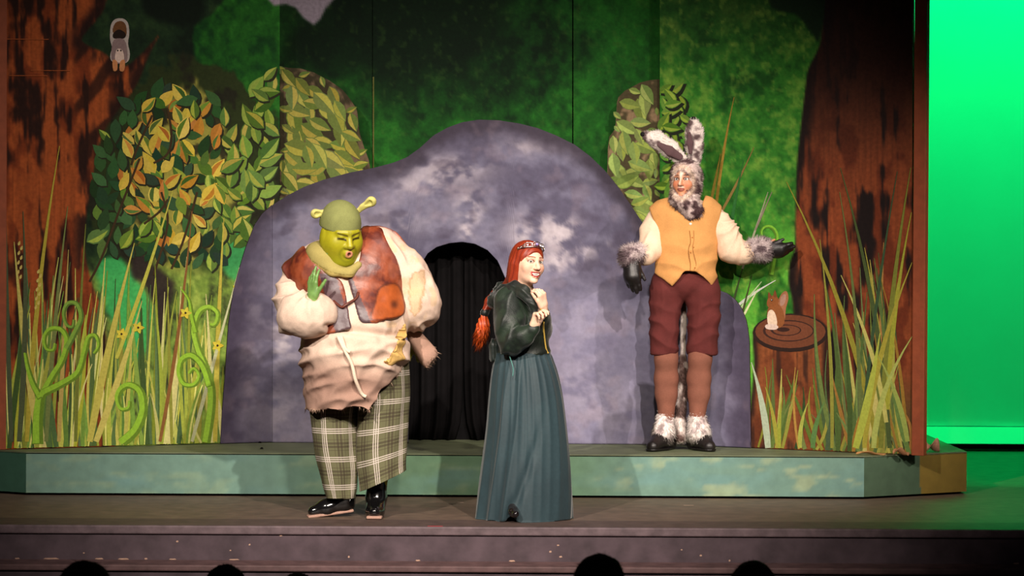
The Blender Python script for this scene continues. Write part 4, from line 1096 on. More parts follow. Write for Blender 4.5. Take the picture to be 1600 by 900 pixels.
def colA(V, N):
    def sh(L, c):
        c = mixc(c, (128, 132, 20), sst(-.05, -.11, L[:, 2]) * .6)  # shading painted into the colour of the lower face
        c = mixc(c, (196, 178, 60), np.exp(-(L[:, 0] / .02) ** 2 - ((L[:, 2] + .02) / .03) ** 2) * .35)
        return mixc(c, (96, 100, 18), np.exp(-((np.hypot(L[:, 0], L[:, 2] + .066) - .036) / .006) ** 2) * (L[:, 1] < -.06) * .35)
    c = hA.paint(V, (166, 160, 30), lip=(214, 138, 118), brow=(52, 44, 14), iris=(40, 30, 20), mouth='open', shade=sh, eyes=False)
    L = hA.loc(V); ax = np.abs(L[:, 0])
    fr = L[:, 1] < -.05; z = L[:, 2]
    c = mixc(c, (50, 42, 12), sst(.0062, .0028, np.abs(z + .002 - .12 * (ax - .03) + 9 * (ax - .031) ** 2)) * sst(.012, .016, ax) * sst(.052, .046, ax) * fr * .95)
    c = mixc(c, (78, 68, 18), sst(.006, .002, np.abs(z - .014 - .2 * (ax - .02))) * sst(.006, .011, ax) * sst(.056, .046, ax) * fr * .85)
    c = mixc(c, (110, 104, 22), np.exp(-((ax - .004) / .0022) ** 2) * sst(.0, .012, z) * sst(.034, .024, z) * fr * .6)
    g = np.linalg.norm(V - HL, axis=1) < .22
    gl = g & (V[:, 1] < -.25) & (pix(V)[0] < 512) & (pix(V)[1] > 395)
    c[gl] = np.array((112, 150, 80)) * (0.9 + 0.2 * fade(V[gl], 40))[:, None]
    return c
solid('body', F, .011, m_greasepaint, PA, colA, fine=[(A(495, 425, -.45), A(572, 312, .02), .0034), (A(462, 476, -.46), A(512, 398, -.28), .0034)])

# shirt with full sleeves and ragged skirt
chest = Sdf().ell(A(548, 445, -.02), (r_(86), .23, r_(78)), .03).ell(A(520, 420, -.06), (r_(60), .17, r_(44)), .08).ell(A(585, 405, .0), (r_(46), .18, r_(50)), .08).ell(A(552, 500, -.06), (r_(88), .27, r_(60)), .06)
Fs = Sdf(); Fs.ops += chest.ops
Fs.ell(A(553, 545, -.07), (r_(88), .30, r_(66)), .06)
Fs.cap(A(549, 580, -.04), A(553, 640, -.02), r_(78), r_(74), .06, sq=((0, 1, 0), 1.0))
hem = [(380, 300), (380, 560), (462, 560), (468, 636), (500, 645), (540, 641), (566, 640), (577, 643), (585, 632), (604, 606), (622, 586), (640, 572), (760, 540), (760, 300)]
Fs.keep(cut_poly(hem, 0.0))
Fs.cap(A(464, 426, -.02), A(458, 450, -.04), r_(22), r_(22), .05)
FL = Sdf().chain([A(462, 428, -.02), A(455, 470, -.08), A(456, 498, -.19)], [r_(24), r_(26.5), r_(28)], .05).ell(A(479, 491, -.33), (r_(47), .14, r_(38)), .04).cap(A(486, 490, -.36), A(490, 470, -.39), r_(30), r_(14), .03)
Fs.chain([A(592, 402, .02), A(632, 430, .03), A(648, 470, .03), A(650, 484, .06)], [r_(44), r_(38), r_(38), r_(35)], .05)
Fs.cap(A(650, 484, .06), A(640, 500, .16), r_(34), r_(26), .04)
FL.ell(A(490, 455, -.42), (r_(11), .05, r_(16)), .015, 's')
def foldA(V):
    px, py = pix(V)
    belly = sst(515, 545, py) * sst(650, 625, px)
    arc = crs((py - 0.0035 * (px - 520) ** 2 + .25 * (px - 540)) / 4.2 + 5 * fbm2(px / 60, py / 60, 2)) * belly * .014
    diag = crs((py + 0.75 * (px - 540)) / 6.5 + 6 * fbm2(px / 50 + 8, py / 50, 2)) * belly * .013
    tuck = -np.exp(-((py - 516 - .12 * (px - 545)) / 6) ** 2) * .03 * sst(500, 520, px) * sst(650, 640, px)
    sl = sst(530, 515, px) * sst(405, 430, py) * sst(550, 535, py)
    rad = crs(np.arctan2(px - 492, py - 445) * 13 + 5 * fbm2(px / 30, py / 30, 2)) * sl * .012
    sr = sst(598, 620, px) * sst(530, 518, py)
    rr = (crs((px * .85 - py * .5) / 3.4 + 9 * fbm2(px / 40, py / 60, 2)) * .016 + crs((px * .5 + py * .8) / 5 + 7 * fbm2(px / 30 + 4, py / 40, 2)) * .010 * sst(470, 495, py)) * sr
    m = .25 + 1.1 * sst(.35, .65, fade(V, 5, 2, 8.0))
    return (arc * .8 + diag * .8 + rad + rr * .9) * m + tuck + (fade(V, 9) - .5) * .024
def colShirt(V, N):
    px, py = pix(V)
    c = np.tile(np.array([226., 198, 178]), (len(V), 1)) * (0.93 + 0.14 * fade(V, 12))[:, None]
    c = mixc(c, (170, 136, 120), sst(548, 600, py + .15 * (545 - px)) * sst(660, 640, px))  # lower skirt coloured darker where it lies in shadow
    c = mixc(c, (222, 184, 128), sst(0.56, 0.66, fade(V, 16, 3, 4)) * .35 * (px > 600) * (py < 520))
    d = polysdf(px, py, smooth_poly([(646, 428), (662, 424), (664, 446), (656, 478), (648, 494), (640, 476), (640, 448)], 3))
    d = d + 7 * (fbm2(px / 6, py / 6, 2) - .5)
    c = mixc(c, (218, 184, 142), sst(2, -1, d) * (V[:, 1] < .1) * .7)
    return mixc(c, (170, 128, 92), sst(2.2, .5, np.abs(d)) * .5 * (V[:, 1] < .1))
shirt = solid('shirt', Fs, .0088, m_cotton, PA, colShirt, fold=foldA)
solid('sleeve', FL, .008, m_cotton, PA, colShirt, fold=foldA)
# ragged threads along the hem
rs = np.random.RandomState(5); pts = []
for (x0, y0, x1, y1, n) in ((470, 638, 575, 644, 46), (577, 643, 636, 576, 26), (575, 640, 581, 655, 8)):
    for k in range(n):
        f = rs.rand(); pts.append((x0 + (x1 - x0) * f, y0 + (y1 - y0) * f))
Vs, Qs_, Ns = o_V[shirt.name]; px, py = pix(Vs); fr = np.where(Vs[:, 1] < 0)[0]
P = np.array([Vs[fr[np.argmin((px[fr] - a) ** 2 + (py[fr] - b) ** 2)]] for a, b in pts])
spikes('frayed_thread', P, Ns[:len(P)] * 0, np.tile(np.array([196., 164, 140]), (len(P), 1)), .03, .0022, np.array([.1, -.25, -1.0]), m_rope, shirt, rs, .35, 'stuff')
# loose torn cuff behind the hip
Fc = Sdf().cap(A(645, 520, .17), A(668, 556, .12), r_(15), r_(21), .02, sq=((1, 0, .4), .8)).half(A(676, 566, .1), (.75, 0, -.66)).half(A(655, 577, .1), (.1, 0, -1))
cuff = solid('torn_cuff', Fc, .008, m_cotton, PA, lambda V, N: np.tile(np.array([176., 140, 122]), (len(V), 1)) * (.9 + .2 * fade(V, 14))[:, None], fold=lambda V: .006 * wrinkle(V, (1, 0, .6), 60))
Vc, Qc, Nc = o_V[cuff.name]; pcx, pcy = pix(Vc); sel = np.where((pcx + .55 * (pcy - 560) > 668) | (pcy > 572))[0]; sel = rs.choice(sel, 60)
spikes('frayed_thread', Vc[sel], Nc[sel] * .3, np.tile(np.array([190., 156, 132]), (60, 1)), .026, .002, np.array([.6, -.1, -.7]), m_rope, cuff, rs, .35, 'stuff')
# tan patch at the side of the shirt skirt
Fp = Fs.grow(.013).keep(cut_poly(smooth_poly([(630, 506), (637, 520), (634, 548), (627, 566), (612, 571), (600, 566), (608, 556), (620, 536)], 4), 0.0)).half((0, -.02, 0), (0, 1, 0))
solid('patch', Fp, .0088, m_cotton, PA, lambda V, N: np.tile(np.array([206., 168, 100]), (len(V), 1)) * (.8 + .4 * fade(V, 40))[:, None], fold=lambda V: foldA(V) + .004 * (fade(V, 60) - .5), label='tan ragged cloth patch')
# leather vest: two front panels and the back
PVL = smooth_poly([(436, 406), (452, 395), (473, 384), (482, 398), (494, 412), (508, 424), (524, 432), (534, 440), (541, 470), (546, 500), (548, 512), (538, 516), (524, 520), (500, 522), (478, 500), (462, 458), (452, 440)], 4)
PVR = smooth_poly([(566, 350), (580, 353), (596, 355), (604, 372), (616, 396), (626, 430), (632, 462), (634, 482), (628, 494), (604, 500), (584, 504), (564, 502), (557, 480), (549, 452), (544, 434), (552, 424), (562, 402)], 4)
fl, fr_ = cut_poly(PVL, 0.0, back=.04), cut_poly(PVR, 0.0, back=.04)
def colVest(V, N):
    px, py = pix(V); n = fade(V, 14, 4)
    c = np.tile(np.array([134., 62, 36]), (len(V), 1)); c = mixc(c, (92, 38, 28), sst(.5, .36, n)); c = mixc(c, (166, 86, 54), sst(.52, .66, n) * .7)
    front = V[:, 1] < .06
    c = mixc(c, (156, 98, 84), sst(0.5, 0.62, fade(V, 9, 2, 3)) * .45)
    strip = ((np.abs(px - (512 + (py - 430) * .28)) < 13) & (px < 549) & (py > 428)) | ((px > 540) & (px < 553 + (py - 440) * .42) & (py > 430) & (px < 582))
    c = mixc(c, (84, 66, 72), sst(0, 1, strip * front * 1.0) * .92)
    d = polysdf(px, py, smooth_poly([(592, 452), (606, 444), (622, 446), (632, 470), (630, 492), (606, 498), (580, 499), (586, 474)], 4))
    c = mixc(c, (172, 84, 34), sst(2, -3, d) * front * .9); c = mixc(c, (70, 32, 20), sst(10, 0, np.hypot(px - 616, py - 476)) * front * .8)
    return mixc(c, (66, 30, 20), sst(2.5, .5, np.abs(d)) * front * .5)
torso = Sdf(); torso.ops += chest.ops; torso.ell(A(553, 545, -.07), (r_(88), .30, r_(66)), .06)
torso.cap(A(462, 428, -.02), A(455, 470, -.05), r_(20), r_(10), .03).cap(A(592, 402, .02), A(606, 412, .03), r_(42), r_(36), .05)
Fv = torso.grow(.014).keep(lambda X, Y, Z: np.minimum(fl(X, Y, Z), fr_(X, Y, Z))).half(A(552, 503, .2), (0, 0, -1), .002) if False else torso.grow(.014).keep(lambda X, Y, Z: np.maximum(np.minimum(fl(X, Y, Z), fr_(X, Y, Z)), np.where(np.broadcast_to(Y, np.broadcast_shapes(X.shape, Y.shape, Z.shape)) > 0.02, A(552, 505, .05)[2] - Z, -1)))
vest = solid('leather_vest', Fv, .0085, m_leather, PA, colVest, fold=lambda V: (fade(V, 7) - .5) * .022)
def surf_pt(src, x, y, lift=.006):
    V, Q, N = o_V[src.name]; a, b = pix(V); w = (a - x) ** 2 + (b - y) ** 2; i = np.where(w < 40)[0]
    i = i[np.argmin(V[i, 1])]; return V[i] + np.array([0, -lift, 0])
tie = smooth_poly([surf_pt(vest, 519, 466), surf_pt(shirt, 531, 474, .02), surf_pt(shirt, 540, 470, .03), surf_pt(vest, 553, 461), surf_pt(vest, 562, 452)], 4, False)
tube('tie_strap', tie, .008, m_leather, vest, 8, (96, 42, 28))
# waist cord and its tails
cord = smooth_poly([surf_pt(shirt, 527, 519, .012), surf_pt(shirt, 536, 540, .012), surf_pt(shirt, 545, 568, .012), surf_pt(shirt, 556, 592, .012), surf_pt(shirt, 568, 610, .012), surf_pt(shirt, 577, 624, .012)], 4, False)
tube('waist_cord', cord, .0105, m_rope, PA, 8, (236, 214, 190))
tube('waist_cord', smooth_poly([surf_pt(shirt, 534, 519, .012), surf_pt(shirt, 541, 540, .012), surf_pt(shirt, 547, 556, .012)], 4, False), .0105, m_rope, PA, 8, (236, 214, 190))
# neck cowl
Fw = Sdf().ell(A(513, 404, -.11), (r_(38), .16, r_(25)), .02, M=basis(0, 0, -24)).ell(A(530, 420, -.15), (r_(27), .09, r_(11)), .05)
Fw.chain([A(496, 408, -.2), A(520, 423, -.26), A(545, 427, -.27), A(560, 414, -.24)], [r_(9), r_(8), r_(7), r_(6)], .03)
Fw.keep(lambda X, Y, Z: (lambda p: np.maximum(374 - p[1] + 0 * p[0], p[1] - 434 + 0 * p[0]) * S(1.))(pixg(X, Y, Z)))
def colCowl(V, N):
    px, py = pix(V); L = hA.loc(V)
    d = polysdf(px, py, smooth_poly([(498, 366), (486, 378), (478, 392), (484, 404), (500, 416), (520, 426), (544, 430), (560, 424), (566, 400), (540, 380)], 4))
    c = np.tile(np.array([196., 176, 104]), (len(V), 1)); c = mixc(c, (168, 154, 92), sst(1, -1, d))
    return mixc(c, (116, 100, 50), sst(1.6, .4, np.abs(d)) * sst(.4, .5, fade(V, 130, 2)) * .7)
solid('neck_cowl', Fw, .0075, m_felt, PA, colCowl)
# cap with trumpet ears
cp = hA
Fk = Sdf().ell(cp.p(0, .014, .036), np.array([.083, .103, .092]) * cp.s, .02, M=cp.M).ell(cp.p(0, .02, .0), np.array([.080, .098, .085]) * cp.s, .03, M=cp.M)
Fk.half(cp.p(0, -.09, .019), -cp.M[2] - .05 * cp.M[1], .004)
cap_o = solid('cap', Fk, .006, m_felt, PA, lambda V, N: np.tile(np.array([134., 138, 84]), (len(V), 1)) * (.94 + .12 * fade(V, 30))[:, None])
def trumpet(root, mid, tip, r0, r1):
    f = Sdf().chain([root, mid, tip], [r0, r0 * 1.15, r1], .012, sq=((0, 1, 0), .72)).ell(tip, (r1 * .8,) * 3, .02)
    d = unit(np.asarray(tip) - mid); f.cap(np.asarray(tip) - d * .01 + np.array([0, -r1 * .75, -.004]), np.asarray(mid) + d * .02 + np.array([0, -r0 * .9, 0]), r1 * .55, r0 * .35, .008, 's')
    return f
for (a_, b_, c_, q0, q1) in ((A(516, 342, -.19), A(506, 333, -.21), A(493, 334, -.22), r_(4.2), r_(7.0)), (A(556, 333, -.15), A(567, 323, -.16), A(580, 315, -.17), r_(4.0), r_(7.6))):
    solid('cap_ear', trumpet(a_, b_, c_, q0, q1), .0045, m_felt, cap_o, lambda V, N: mixc(np.tile(np.array([200., 192, 116]), (len(V), 1)), (140, 136, 64), sst(.35, -.1, N[:, 2]) * .5), label='yellow-green trumpet-shaped ear')
# tartan trousers
def tartan():
    m = bpy.data.materials.new('tartan_cloth'); m.use_nodes = True; nt = m.node_tree; b = nt.nodes['Principled BSDF']
    uv = nt.nodes.new('ShaderNodeUVMap'); sp = nt.nodes.new('ShaderNodeSeparateXYZ'); nt.links.new(uv.outputs[0], sp.inputs[0])
    def bands(sock, stops):
        d = nt.nodes.new('ShaderNodeMath'); d.operation = 'DIVIDE'; d.inputs[1].default_value = 0.165; nt.links.new(sock, d.inputs[0])
        f = nt.nodes.new('ShaderNodeMath'); f.operation = 'FRACT'; nt.links.new(d.outputs[0], f.inputs[0])
        r = nt.nodes.new('ShaderNodeValToRGB'); r.color_ramp.interpolation = 'CONSTANT'; e = r.color_ramp.elements
        e[0].position = 0; e[0].color = (0, 0, 0, 1); e.remove(e[1])
        for p, v in stops:
            q = e.new(p); q.color = (v, v, v, 1)
        nt.links.new(f.outputs[0], r.inputs[0]); return r.outputs[0]
    wh = [(.40, 1), (.43, 0), (.475, 1), (.505, 0), (.55, 1), (.58, 0)]
    dk = [(.02, 1), (.10, 0), (.17, .6), (.20, 0), (.80, .6), (.83, 0), (.90, 1), (.98, 0)]
    base = col(108, 106, 78); dark = col(66, 56, 46); white = col(222, 208, 198)
    def mix(fac, c1, c2, sc):
        x = nt.nodes.new('ShaderNodeMix'); x.data_type = 'RGBA'
        mu = nt.nodes.new('ShaderNodeMath'); mu.operation = 'MULTIPLY'; mu.inputs[1].default_value = sc; nt.links.new(fac, mu.inputs[0])
        nt.links.new(mu.outputs[0], x.inputs[0])
        if isinstance(c1, tuple): x.inputs[6].default_value = c1
        else: nt.links.new(c1, x.inputs[6])
        x.inputs[7].default_value = c2; return x.outputs[2]
    c = mix(bands(sp.outputs[0], dk), base, dark, .62); c = mix(bands(sp.outputs[1], dk), c, dark, .62)
    c = mix(bands(sp.outputs[0], wh), c, white, .78); c = mix(bands(sp.outputs[1], wh), c, white, .78)
    nt.links.new(c, b.inputs['Base Color']); b.inputs['Roughness'].default_value = .9; b.inputs['Specular IOR Level'].default_value = .15
    return m
m_tartan = tartan()
def leg_rings(keys):
    K = ring_interp(keys, 8); return [(A(k[1], k[0], k[4]), r_(k[2]), r_(k[3]), k[5]) for k in K]

tl = loft('trouser_leg', leg_rings([(560, 528, 52, 50, 0, 0), (620, 522, 40, 40, 0, 0), (660, 521, 36, 36, 0, 0), (700, 524, 34, 34, 0, 0), (740, 529, 30, 31, .01, 0), (772, 532, 24, 27, .02, .02), (777, 533, 23, 26, .02, .02)]), m_tartan, PA, (120, 118, 84), 96, .128, uoff=.045,
          fold=lambda th, t: 1 + .035 * np.sin(3 * th + 5 * t) + .025 * np.sin(7 * th + 9 * t) + .02 * np.sin(30 * t + 2 * th) * t)
tr = loft('trouser_leg', leg_rings([(560, 588, 50, 50, 0, 0), (610, 598, 42, 44, .01, .03), (650, 597, 41, 42, .01, .12), (700, 595, 41, 42, .01, .25), (738, 597, 37, 40, .0, .42), (751, 598, 36, 40, .0, .46)]), m_tartan, PA, (120, 118, 84), 96, .150, uoff=.02,
          fold=lambda th, t: 1 + .03 * np.sin(3 * th + 3 * t + 1) + .022 * np.sin(8 * th + 6 * t))
for o in (tl, tr): o.modifiers.new('cloth', 'SOLIDIFY').thickness = .004
# boots
def boot(shaft_top, ankle, heel, ball, toe, sw, name='boot'):
    f = Sdf().chain([shaft_top, ankle], [r_(17), r_(15)], .02).chain([ankle, heel], [r_(15), r_(13)], .03).chain([heel + np.array([0, 0, .01]), ball, toe], [r_(12), r_(13), r_(9)], .03).cap(ankle, ball, r_(13), r_(11), .03)
    o = solid(name, f, .007, m_patent, PA, (16, 15, 16))
    so = Sdf().chain([heel, ball, toe], [r_(13.5), r_(14.5), r_(11)], .02)
    zc = lambda p: p
    up = unit(np.cross(ball - heel, np.cross((0, 0, 1.), ball - heel)))
    so.half(heel + up * (-.022), up); so.half(heel - up * .04, -up)
    so = Sdf(); so.rbox((heel + toe) / 2 - up * .030, (np.linalg.norm(toe - heel) / 2 + .04, .045, .009), .006, M=np.array([unit(toe - heel), unit(np.cross(up, unit(toe - heel))), up]))
    s2 = solid('sole', so, .006, m_rope, o, (176, 140, 124)); return o
heel = A(540, 789, .06); toe = A(490, 799, .02)
boot(A(538, 766, .06), A(538, 779, .06), heel, heel * .4 + toe * .6 + np.array([0, 0, .006]), toe, 1)
boot(A(589, 750, .03), A(588, 779, .03), A(588, 797, .06), A(586, 799, -.04), A(585, 800, -.10), 1)
# ------------------------------------------------------------------ red-haired performer
B = lambda px, py, dy=0.0: W(px, py, dy)
PB_ = empty('person', (B(818, 810)[0], 0.0, 0.0), 'smiling red-haired performer with tiara, green velvet jacket and long teal skirt', 'person', 'stage performers')
hB = Head(B(825, 411, -.06), basis(31, 2, -5), 1.06)
F = Sdf(); hB.build(F, mouth='smile', ears=False, jaw=.86)
F.chain([hB.p(0, .02, -.06), B(815, 458, -.02), B(812, 475, .0)], [.052, .056, .07], .03)
F.ell(B(815, 500, 0), (.13, .10, .20), .04); F.ell(B(818, 570, 0), (.13, .12, .14), .04)
F.chain([B(796, 478, -.10), B(798, 540, -.15), B(830, 516, -.24)], [.05, .042, .028], .03)
F.chain([B(834, 478, .06), B(849, 515, .0), B(846, 484, -.16)], [.045, .036, .028], .03)
F.chain([B(806, 600, 0), B(800, 700, .0), B(797, 780, -.02)], [.085, .055, .035], .03)
F.chain([B(830, 600, 0), B(835, 700, .05), B(838, 790, .06)], [.085, .055, .035], .03)
hand(F, B(834, 512, -.25), (.28, -.25, 1), (.6, .55, .1), (.75, -.1, -.1), .98, per=((28, 55, 45), (38, 60, 45), (48, 62, 45), (55, 60, 45)), thumb=22, thumbcurl=25)
hand(F, B(849, 481, -.19), (-.12, -.35, 1), (-.55, -.75, 0), (-.6, -.5, .1), .95, per=((35, 55, 40), (40, 60, 45), (45, 60, 45), (50, 60, 45)), thumb=25, thumbcurl=25)
def colB(V, N):
    c = hB.paint(V, (246, 200, 172), lip=(196, 44, 50), brow=(120, 62, 40), iris=(74, 70, 60), blush=(236, 150, 126), mouth='smile', browlift=.004, gaze=-.004, lidc=(196, 132, 112))
    return c
solid('body', F, .0105, m_skin, PB_, colB, fine=[(B(798, 452, -.25), B(855, 372, .06), .0029), (B(826, 520, -.40), B(866, 440, -.12), .0034)])
# hair
Fh = Sdf().ell(hB.p(0, .018, .034), np.array([.084, .106, .092]) * hB.s, .02, M=hB.M).ell(hB.p(0, .06, -.03), np.array([.076, .075, .09]) * hB.s, .04, M=hB.M)
Fh.cap(hB.p(-.055, .03, -.01), hB.p(-.05, .055, -.10), .042, .035, .03).cap(hB.p(.055, .03, -.01), hB.p(.05, .06, -.08), .038, .03, .03)
Fh.cap(hB.p(-.02, .07, -.06), B(793, 450, .09), .055, .035, .03)
Fh.ell(hB.p(.004, -.112, -.036), np.array([.064, .098, .092]) * hB.s, .012, 's', hB.M)
Fh.chain([B(793, 450, .09), B(776, 462, .13), B(766, 472, .13), B(758, 486, .11)], [.036, .034, .030, .02], .02)
def hstr(V):
    L = hB.loc(V); return np.sin(L[:, 1] * 260 + L[:, 2] * 90 + 9 * fbm3(V, 9, 3)) * .6 + .4 * np.sin(L[:, 1] * 610 + L[:, 2] * 200 + 9 * fbm3(V, 16, 2))
def colHair(V, N):
    L = hB.loc(V); s = hstr(V); n = fade(V, 25)
    c = np.tile(np.array([146., 50, 24]), (len(V), 1)); c = mixc(c, (100, 26, 14), sst(.1, -.9, s) * .7); return mixc(c, (190, 76, 32), sst(.4, 1, s) * n * .7)
hair = solid('hair', Fh, .0055, m_hair, PB_, colHair, fold=lambda V: .0016 * hstr(V))
tube('hair_tie', [B(761, 482, .12), B(757, 489, .11), B(756, 493, .11)], [.022, .026, .022], m_velvet, hair, 12, (26, 30, 28))
Ft = Sdf().chain([B(756, 492, .11), B(755, 508, .10), B(752, 524, .10), B(747, 540, .10)], [.02, .034, .03, .008], .02, sq=((0, 1, 0), .7))
tail = solid('ponytail', Ft, .006, m_hair, hair, lambda V, N: mixc(np.tile(np.array([206., 84, 30]), (len(V), 1)), (150, 46, 18), sst(.2, -.8, np.sin(V[:, 0] * 330 + V[:, 2] * 60 + 5 * fbm3(V, 14, 2)))), fold=lambda V: .003 * np.sin(V[:, 0] * 330 + V[:, 2] * 60 + 5 * fbm3(V, 14, 2)))
rs = np.random.RandomState(9); Vt, Qt, Nt = o_V[tail.name]; i = rs.choice(np.where(Vt[:, 2] < B(752, 512, .1)[2])[0], 260)
spikes('loose_strands', Vt[i], Nt[i] * .5, np.array([[206., 86, 32]]) * (.75 + .5 * rs.rand(260, 1)), .05, .003, np.array([-.35, 0, -1.6]), m_hair, tail, rs, .2, 'stuff')
# tiara: band with a lace of small arches and stones
base = []; 
for k in range(25):
    a = (k - 12) / 12 * 1.25; base.append(hB.p(.086 * math.sin(a), .018 - .104 * math.cos(a), .074 - .012 * abs(a) ** 2 + .012))
base = np.array(base); up = hB.M[2] * .9 + hB.M[1] * .25
ti = tube('tiara', base, .0032, m_metal, PB_, 6, (226, 214, 205)); ti['label'] = 'silver tiara set with pale stones'
top = []
for k in range(25):
    h = .034 * max(0.12, math.cos((k - 12) / 12 * 1.35)) * (0.62 + 0.38 * abs(math.cos((k - 12) * math.pi / 6))); top.append(base[k] + up * h)
tube('upper_lace', top, .0024, m_metal, ti, 6, (226, 214, 205))
for k in range(1, 24): tube('lace_rod', [base[k], (base[k] + top[k]) / 2 + hB.M[0] * .004 * (-1) ** k, top[k]], .0018, m_metal, ti, 5, (230, 220, 215))
m_gem = paint_mat('gem', .08, .02, 50, .8, coat=.5)
for k in (6, 9, 12, 15, 18):
    c0 = base[k] + up * (.016 if k == 12 else .012); rr = .0085 if k == 12 else .0055
    o = solid('stone', Sdf().ell(c0, (rr, rr * .8, rr), .002), .0028, m_gem, ti, (150, 130, 205) if k == 12 else (236, 226, 236))
# jacket
Fj = Sdf().ell(B(812, 492, 0), (r_(42), .125, r_(46)), .03).ell(B(837, 497, -.05), (r_(22), .085, r_(24)), .05).cap(B(816, 520, 0), B(818, 556, 0), r_(41), r_(43), .05, sq=((0, 1, 0), .86))
Fj.half(B(818, 557, 0), (.10, 0, -1)); 
Fj.chain([B(797, 470, -.09), B(795, 505, -.14), B(797, 536, -.17)], [r_(25), r_(23), r_(20)], .03).chain([B(797, 536, -.17), B(816, 527, -.22), B(831, 514, -.25)], [r_(20), r_(16), r_(11.5)], .02)
Fj.chain([B(834, 476, .07), B(849, 515, .02), B(847, 496, -.13)], [r_(18), r_(13), r_(11)], .03)
def foldJ(V):
    px, py = pix(V); sl = sst(-.1, -.16, V[:, 1])
    return crs((px * .8 + py * .35) / 3.6 + 7 * fbm2(px / 40, py / 50, 2)) * .006 * sl + crs((py + px * .4) / 4 + 5 * fbm2(px / 30, py / 40, 2)) * .005 * sst(520, 545, py) + (fade(V, 12) - .5) * .012
def colJ(V, N):
    px, py = pix(V); n = fade(V, 16); c = np.tile(np.array([34., 48, 36]), (len(V), 1)); c = mixc(c, (18, 26, 22), sst(.55, .4, n) * .8)
    c = mixc(c, (30, 34, 28), sst(820, 840, px) * (V[:, 1] > -.19) * .6)
    return c
jk = solid('velvet_jacket', Fj, .0065, m_velvet, PB_, colJ, fold=foldJ)
Fl = Sdf().chain([B(774, 470, .04), B(786, 457, -.06), B(803, 450, -.12), B(818, 456, -.17), B(832, 474, -.19), B(838, 496, -.19)], [r_(11), r_(11), r_(10), r_(9), r_(7), r_(5)], .02, sq=((.3, 0, 1), 1.1))
Fl.chain([B(774, 470, .04), B(786, 454, .12), B(812, 452, .14), B(836, 464, .06), B(846, 482, -.06)], [r_(13), r_(14), r_(13), r_(10), r_(6)], .02)
solid('hood_collar', Fl, .0065, m_velvet, PB_, lambda V, N: mixc(np.tile(np.array([34., 42, 36]), (len(V), 1)), (22, 28, 26), sst(.56, .4, fade(V, 22))), fold=lambda V: crs((V @ unit((.6, .3, 1))) * 160 + 6 * fbm3(V, 10, 2)) * .004)
Fpep = Sdf().cap(B(776, 540, .02), B(778, 560, .03), r_(13), r_(15), .02, sq=((0, 1, 0), 1.3)).half(B(778, 566, 0), (-.1, 0, -1))
solid('peplum', Fpep, .007, m_velvet, PB_, (26, 38, 34), fold=lambda V: crs(V[:, 0] * 240 + 5 * fbm3(V, 12, 2)) * .006)
def front_pt(src, x, y, lift=.004):
    V, Q, N = o_V[src.name]; a, b = pix(V); i = np.where((a - x) ** 2 + (b - y) ** 2 < 30)[0]
    if not len(i): i = [np.argmin((a - x) ** 2 + (b - y) ** 2)]
    i = np.array(i); k = i[np.argmin(V[i, 1])]; return V[k] + np.array([0, -lift, 0])
g = smooth_poly([front_pt(jk, 851, 508, .004), front_pt(jk, 853, 522, .005), front_pt(jk, 857, 540, .005), front_pt(jk, 861, 555, .006)], 4, False)
tube('gold_trim', g, .005, m_decal, jk, 6, (214, 178, 84)); tube('gold_trim', smooth_poly([B(839, 466, -.2), B(844, 478, -.22), B(847, 490, -.21)], 3, False), .004, m_decal, jk, 6, (214, 178, 84))
# skirt
K = ring_interp([(551, 817, 43, 36, 0, .0), (560, 818, 46, 40, 0, 0), (585, 820, 53, 48, 0, 0), (620, 822, 59, 54, 0, 0), (670, 823, 64, 60, 0, 0), (720, 822, 69, 64, 0, 0), (770, 820, 73, 67, 0, 0), (813, 818, 75, 68, 0, 0)], 10)
rings = [(B(k[1], k[0], k[4]), r_(k[2]), r_(k[3]), k[5]) for k in K]
def pleat(th, t):
    g = sst(0, .12, np.array(t)); w = 1 - .5 * t
    a = crs(9 * th + 2.6 * np.sin(3 * th + 2.5 * t) + 1.8 * t) * .05 * (.6 + .4 * np.sin(2 * th + 1 + 2 * t)) + crs(23 * th + 5 * np.sin(2 * th) + 1.2 * t) * .024 * (1 - .8 * t) + np.sin(4 * th - 4.5 * t) * .035 * t
    dg = -.075 * np.exp(-((((th + math.pi) % (2 * math.pi) - math.pi) - (-.25 + 1.0 * (.92 - t) * 1.6)) / .10) ** 2) * sst(.45, .75, np.array(t))
    return 1 + g * (a + dg)
sk = loft('skirt', rings, m_silk, PB_, lambda V, N: mixc(np.tile(np.array([47., 67, 73]), (len(V), 1)), (44, 62, 68), sst(.4, .6, fade(V, 5))), 260, fold=pleat)
me = sk.data; n = len(me.vertices); co = np.zeros(n * 3, 'f4'); me.vertices.foreach_get('co', co); co = co.reshape(-1, 3)
off = world_loc(PB_); wx, wy = pix(co + off); lift = .05 * np.exp(-((wx - 799) / 9) ** 2) * sst(765, 813, wy) * (co[:, 1] < 0); co[:, 2] += lift; co[:, 2] = np.maximum(co[:, 2], .004); me.vertices.foreach_set('co', co.ravel()); me.update()
sk.modifiers.new('cloth', 'SOLIDIFY').thickness = .003
tube('waist_ribbon', smooth_poly([B(796, 556, -.17), B(800, 568, -.19), B(802, 578, -.2), B(801, 588, -.205)], 3, False), .0022, m_silk, sk, 6, (84, 150, 140))
# heeled shoes
def pump(ankle, heel, toe):
    f = Sdf().chain([heel, (heel + toe) / 2 + np.array([0, 0, -.012]), toe], [.026, .028, .02], .02).cap(heel, heel + np.array([0, 0, -.05]), .012, .006, .01).ell(heel + np.array([0, -.0, .03]), (.022, .03, .02), .006, 's')
    return solid('shoe', f, .006, m_patent, PB_, (24, 20, 22))
pump(None, B(799, 790, -.20), B(806, 803, -.30)); pump(None, B(838, 794, .06), B(850, 803, -.02))
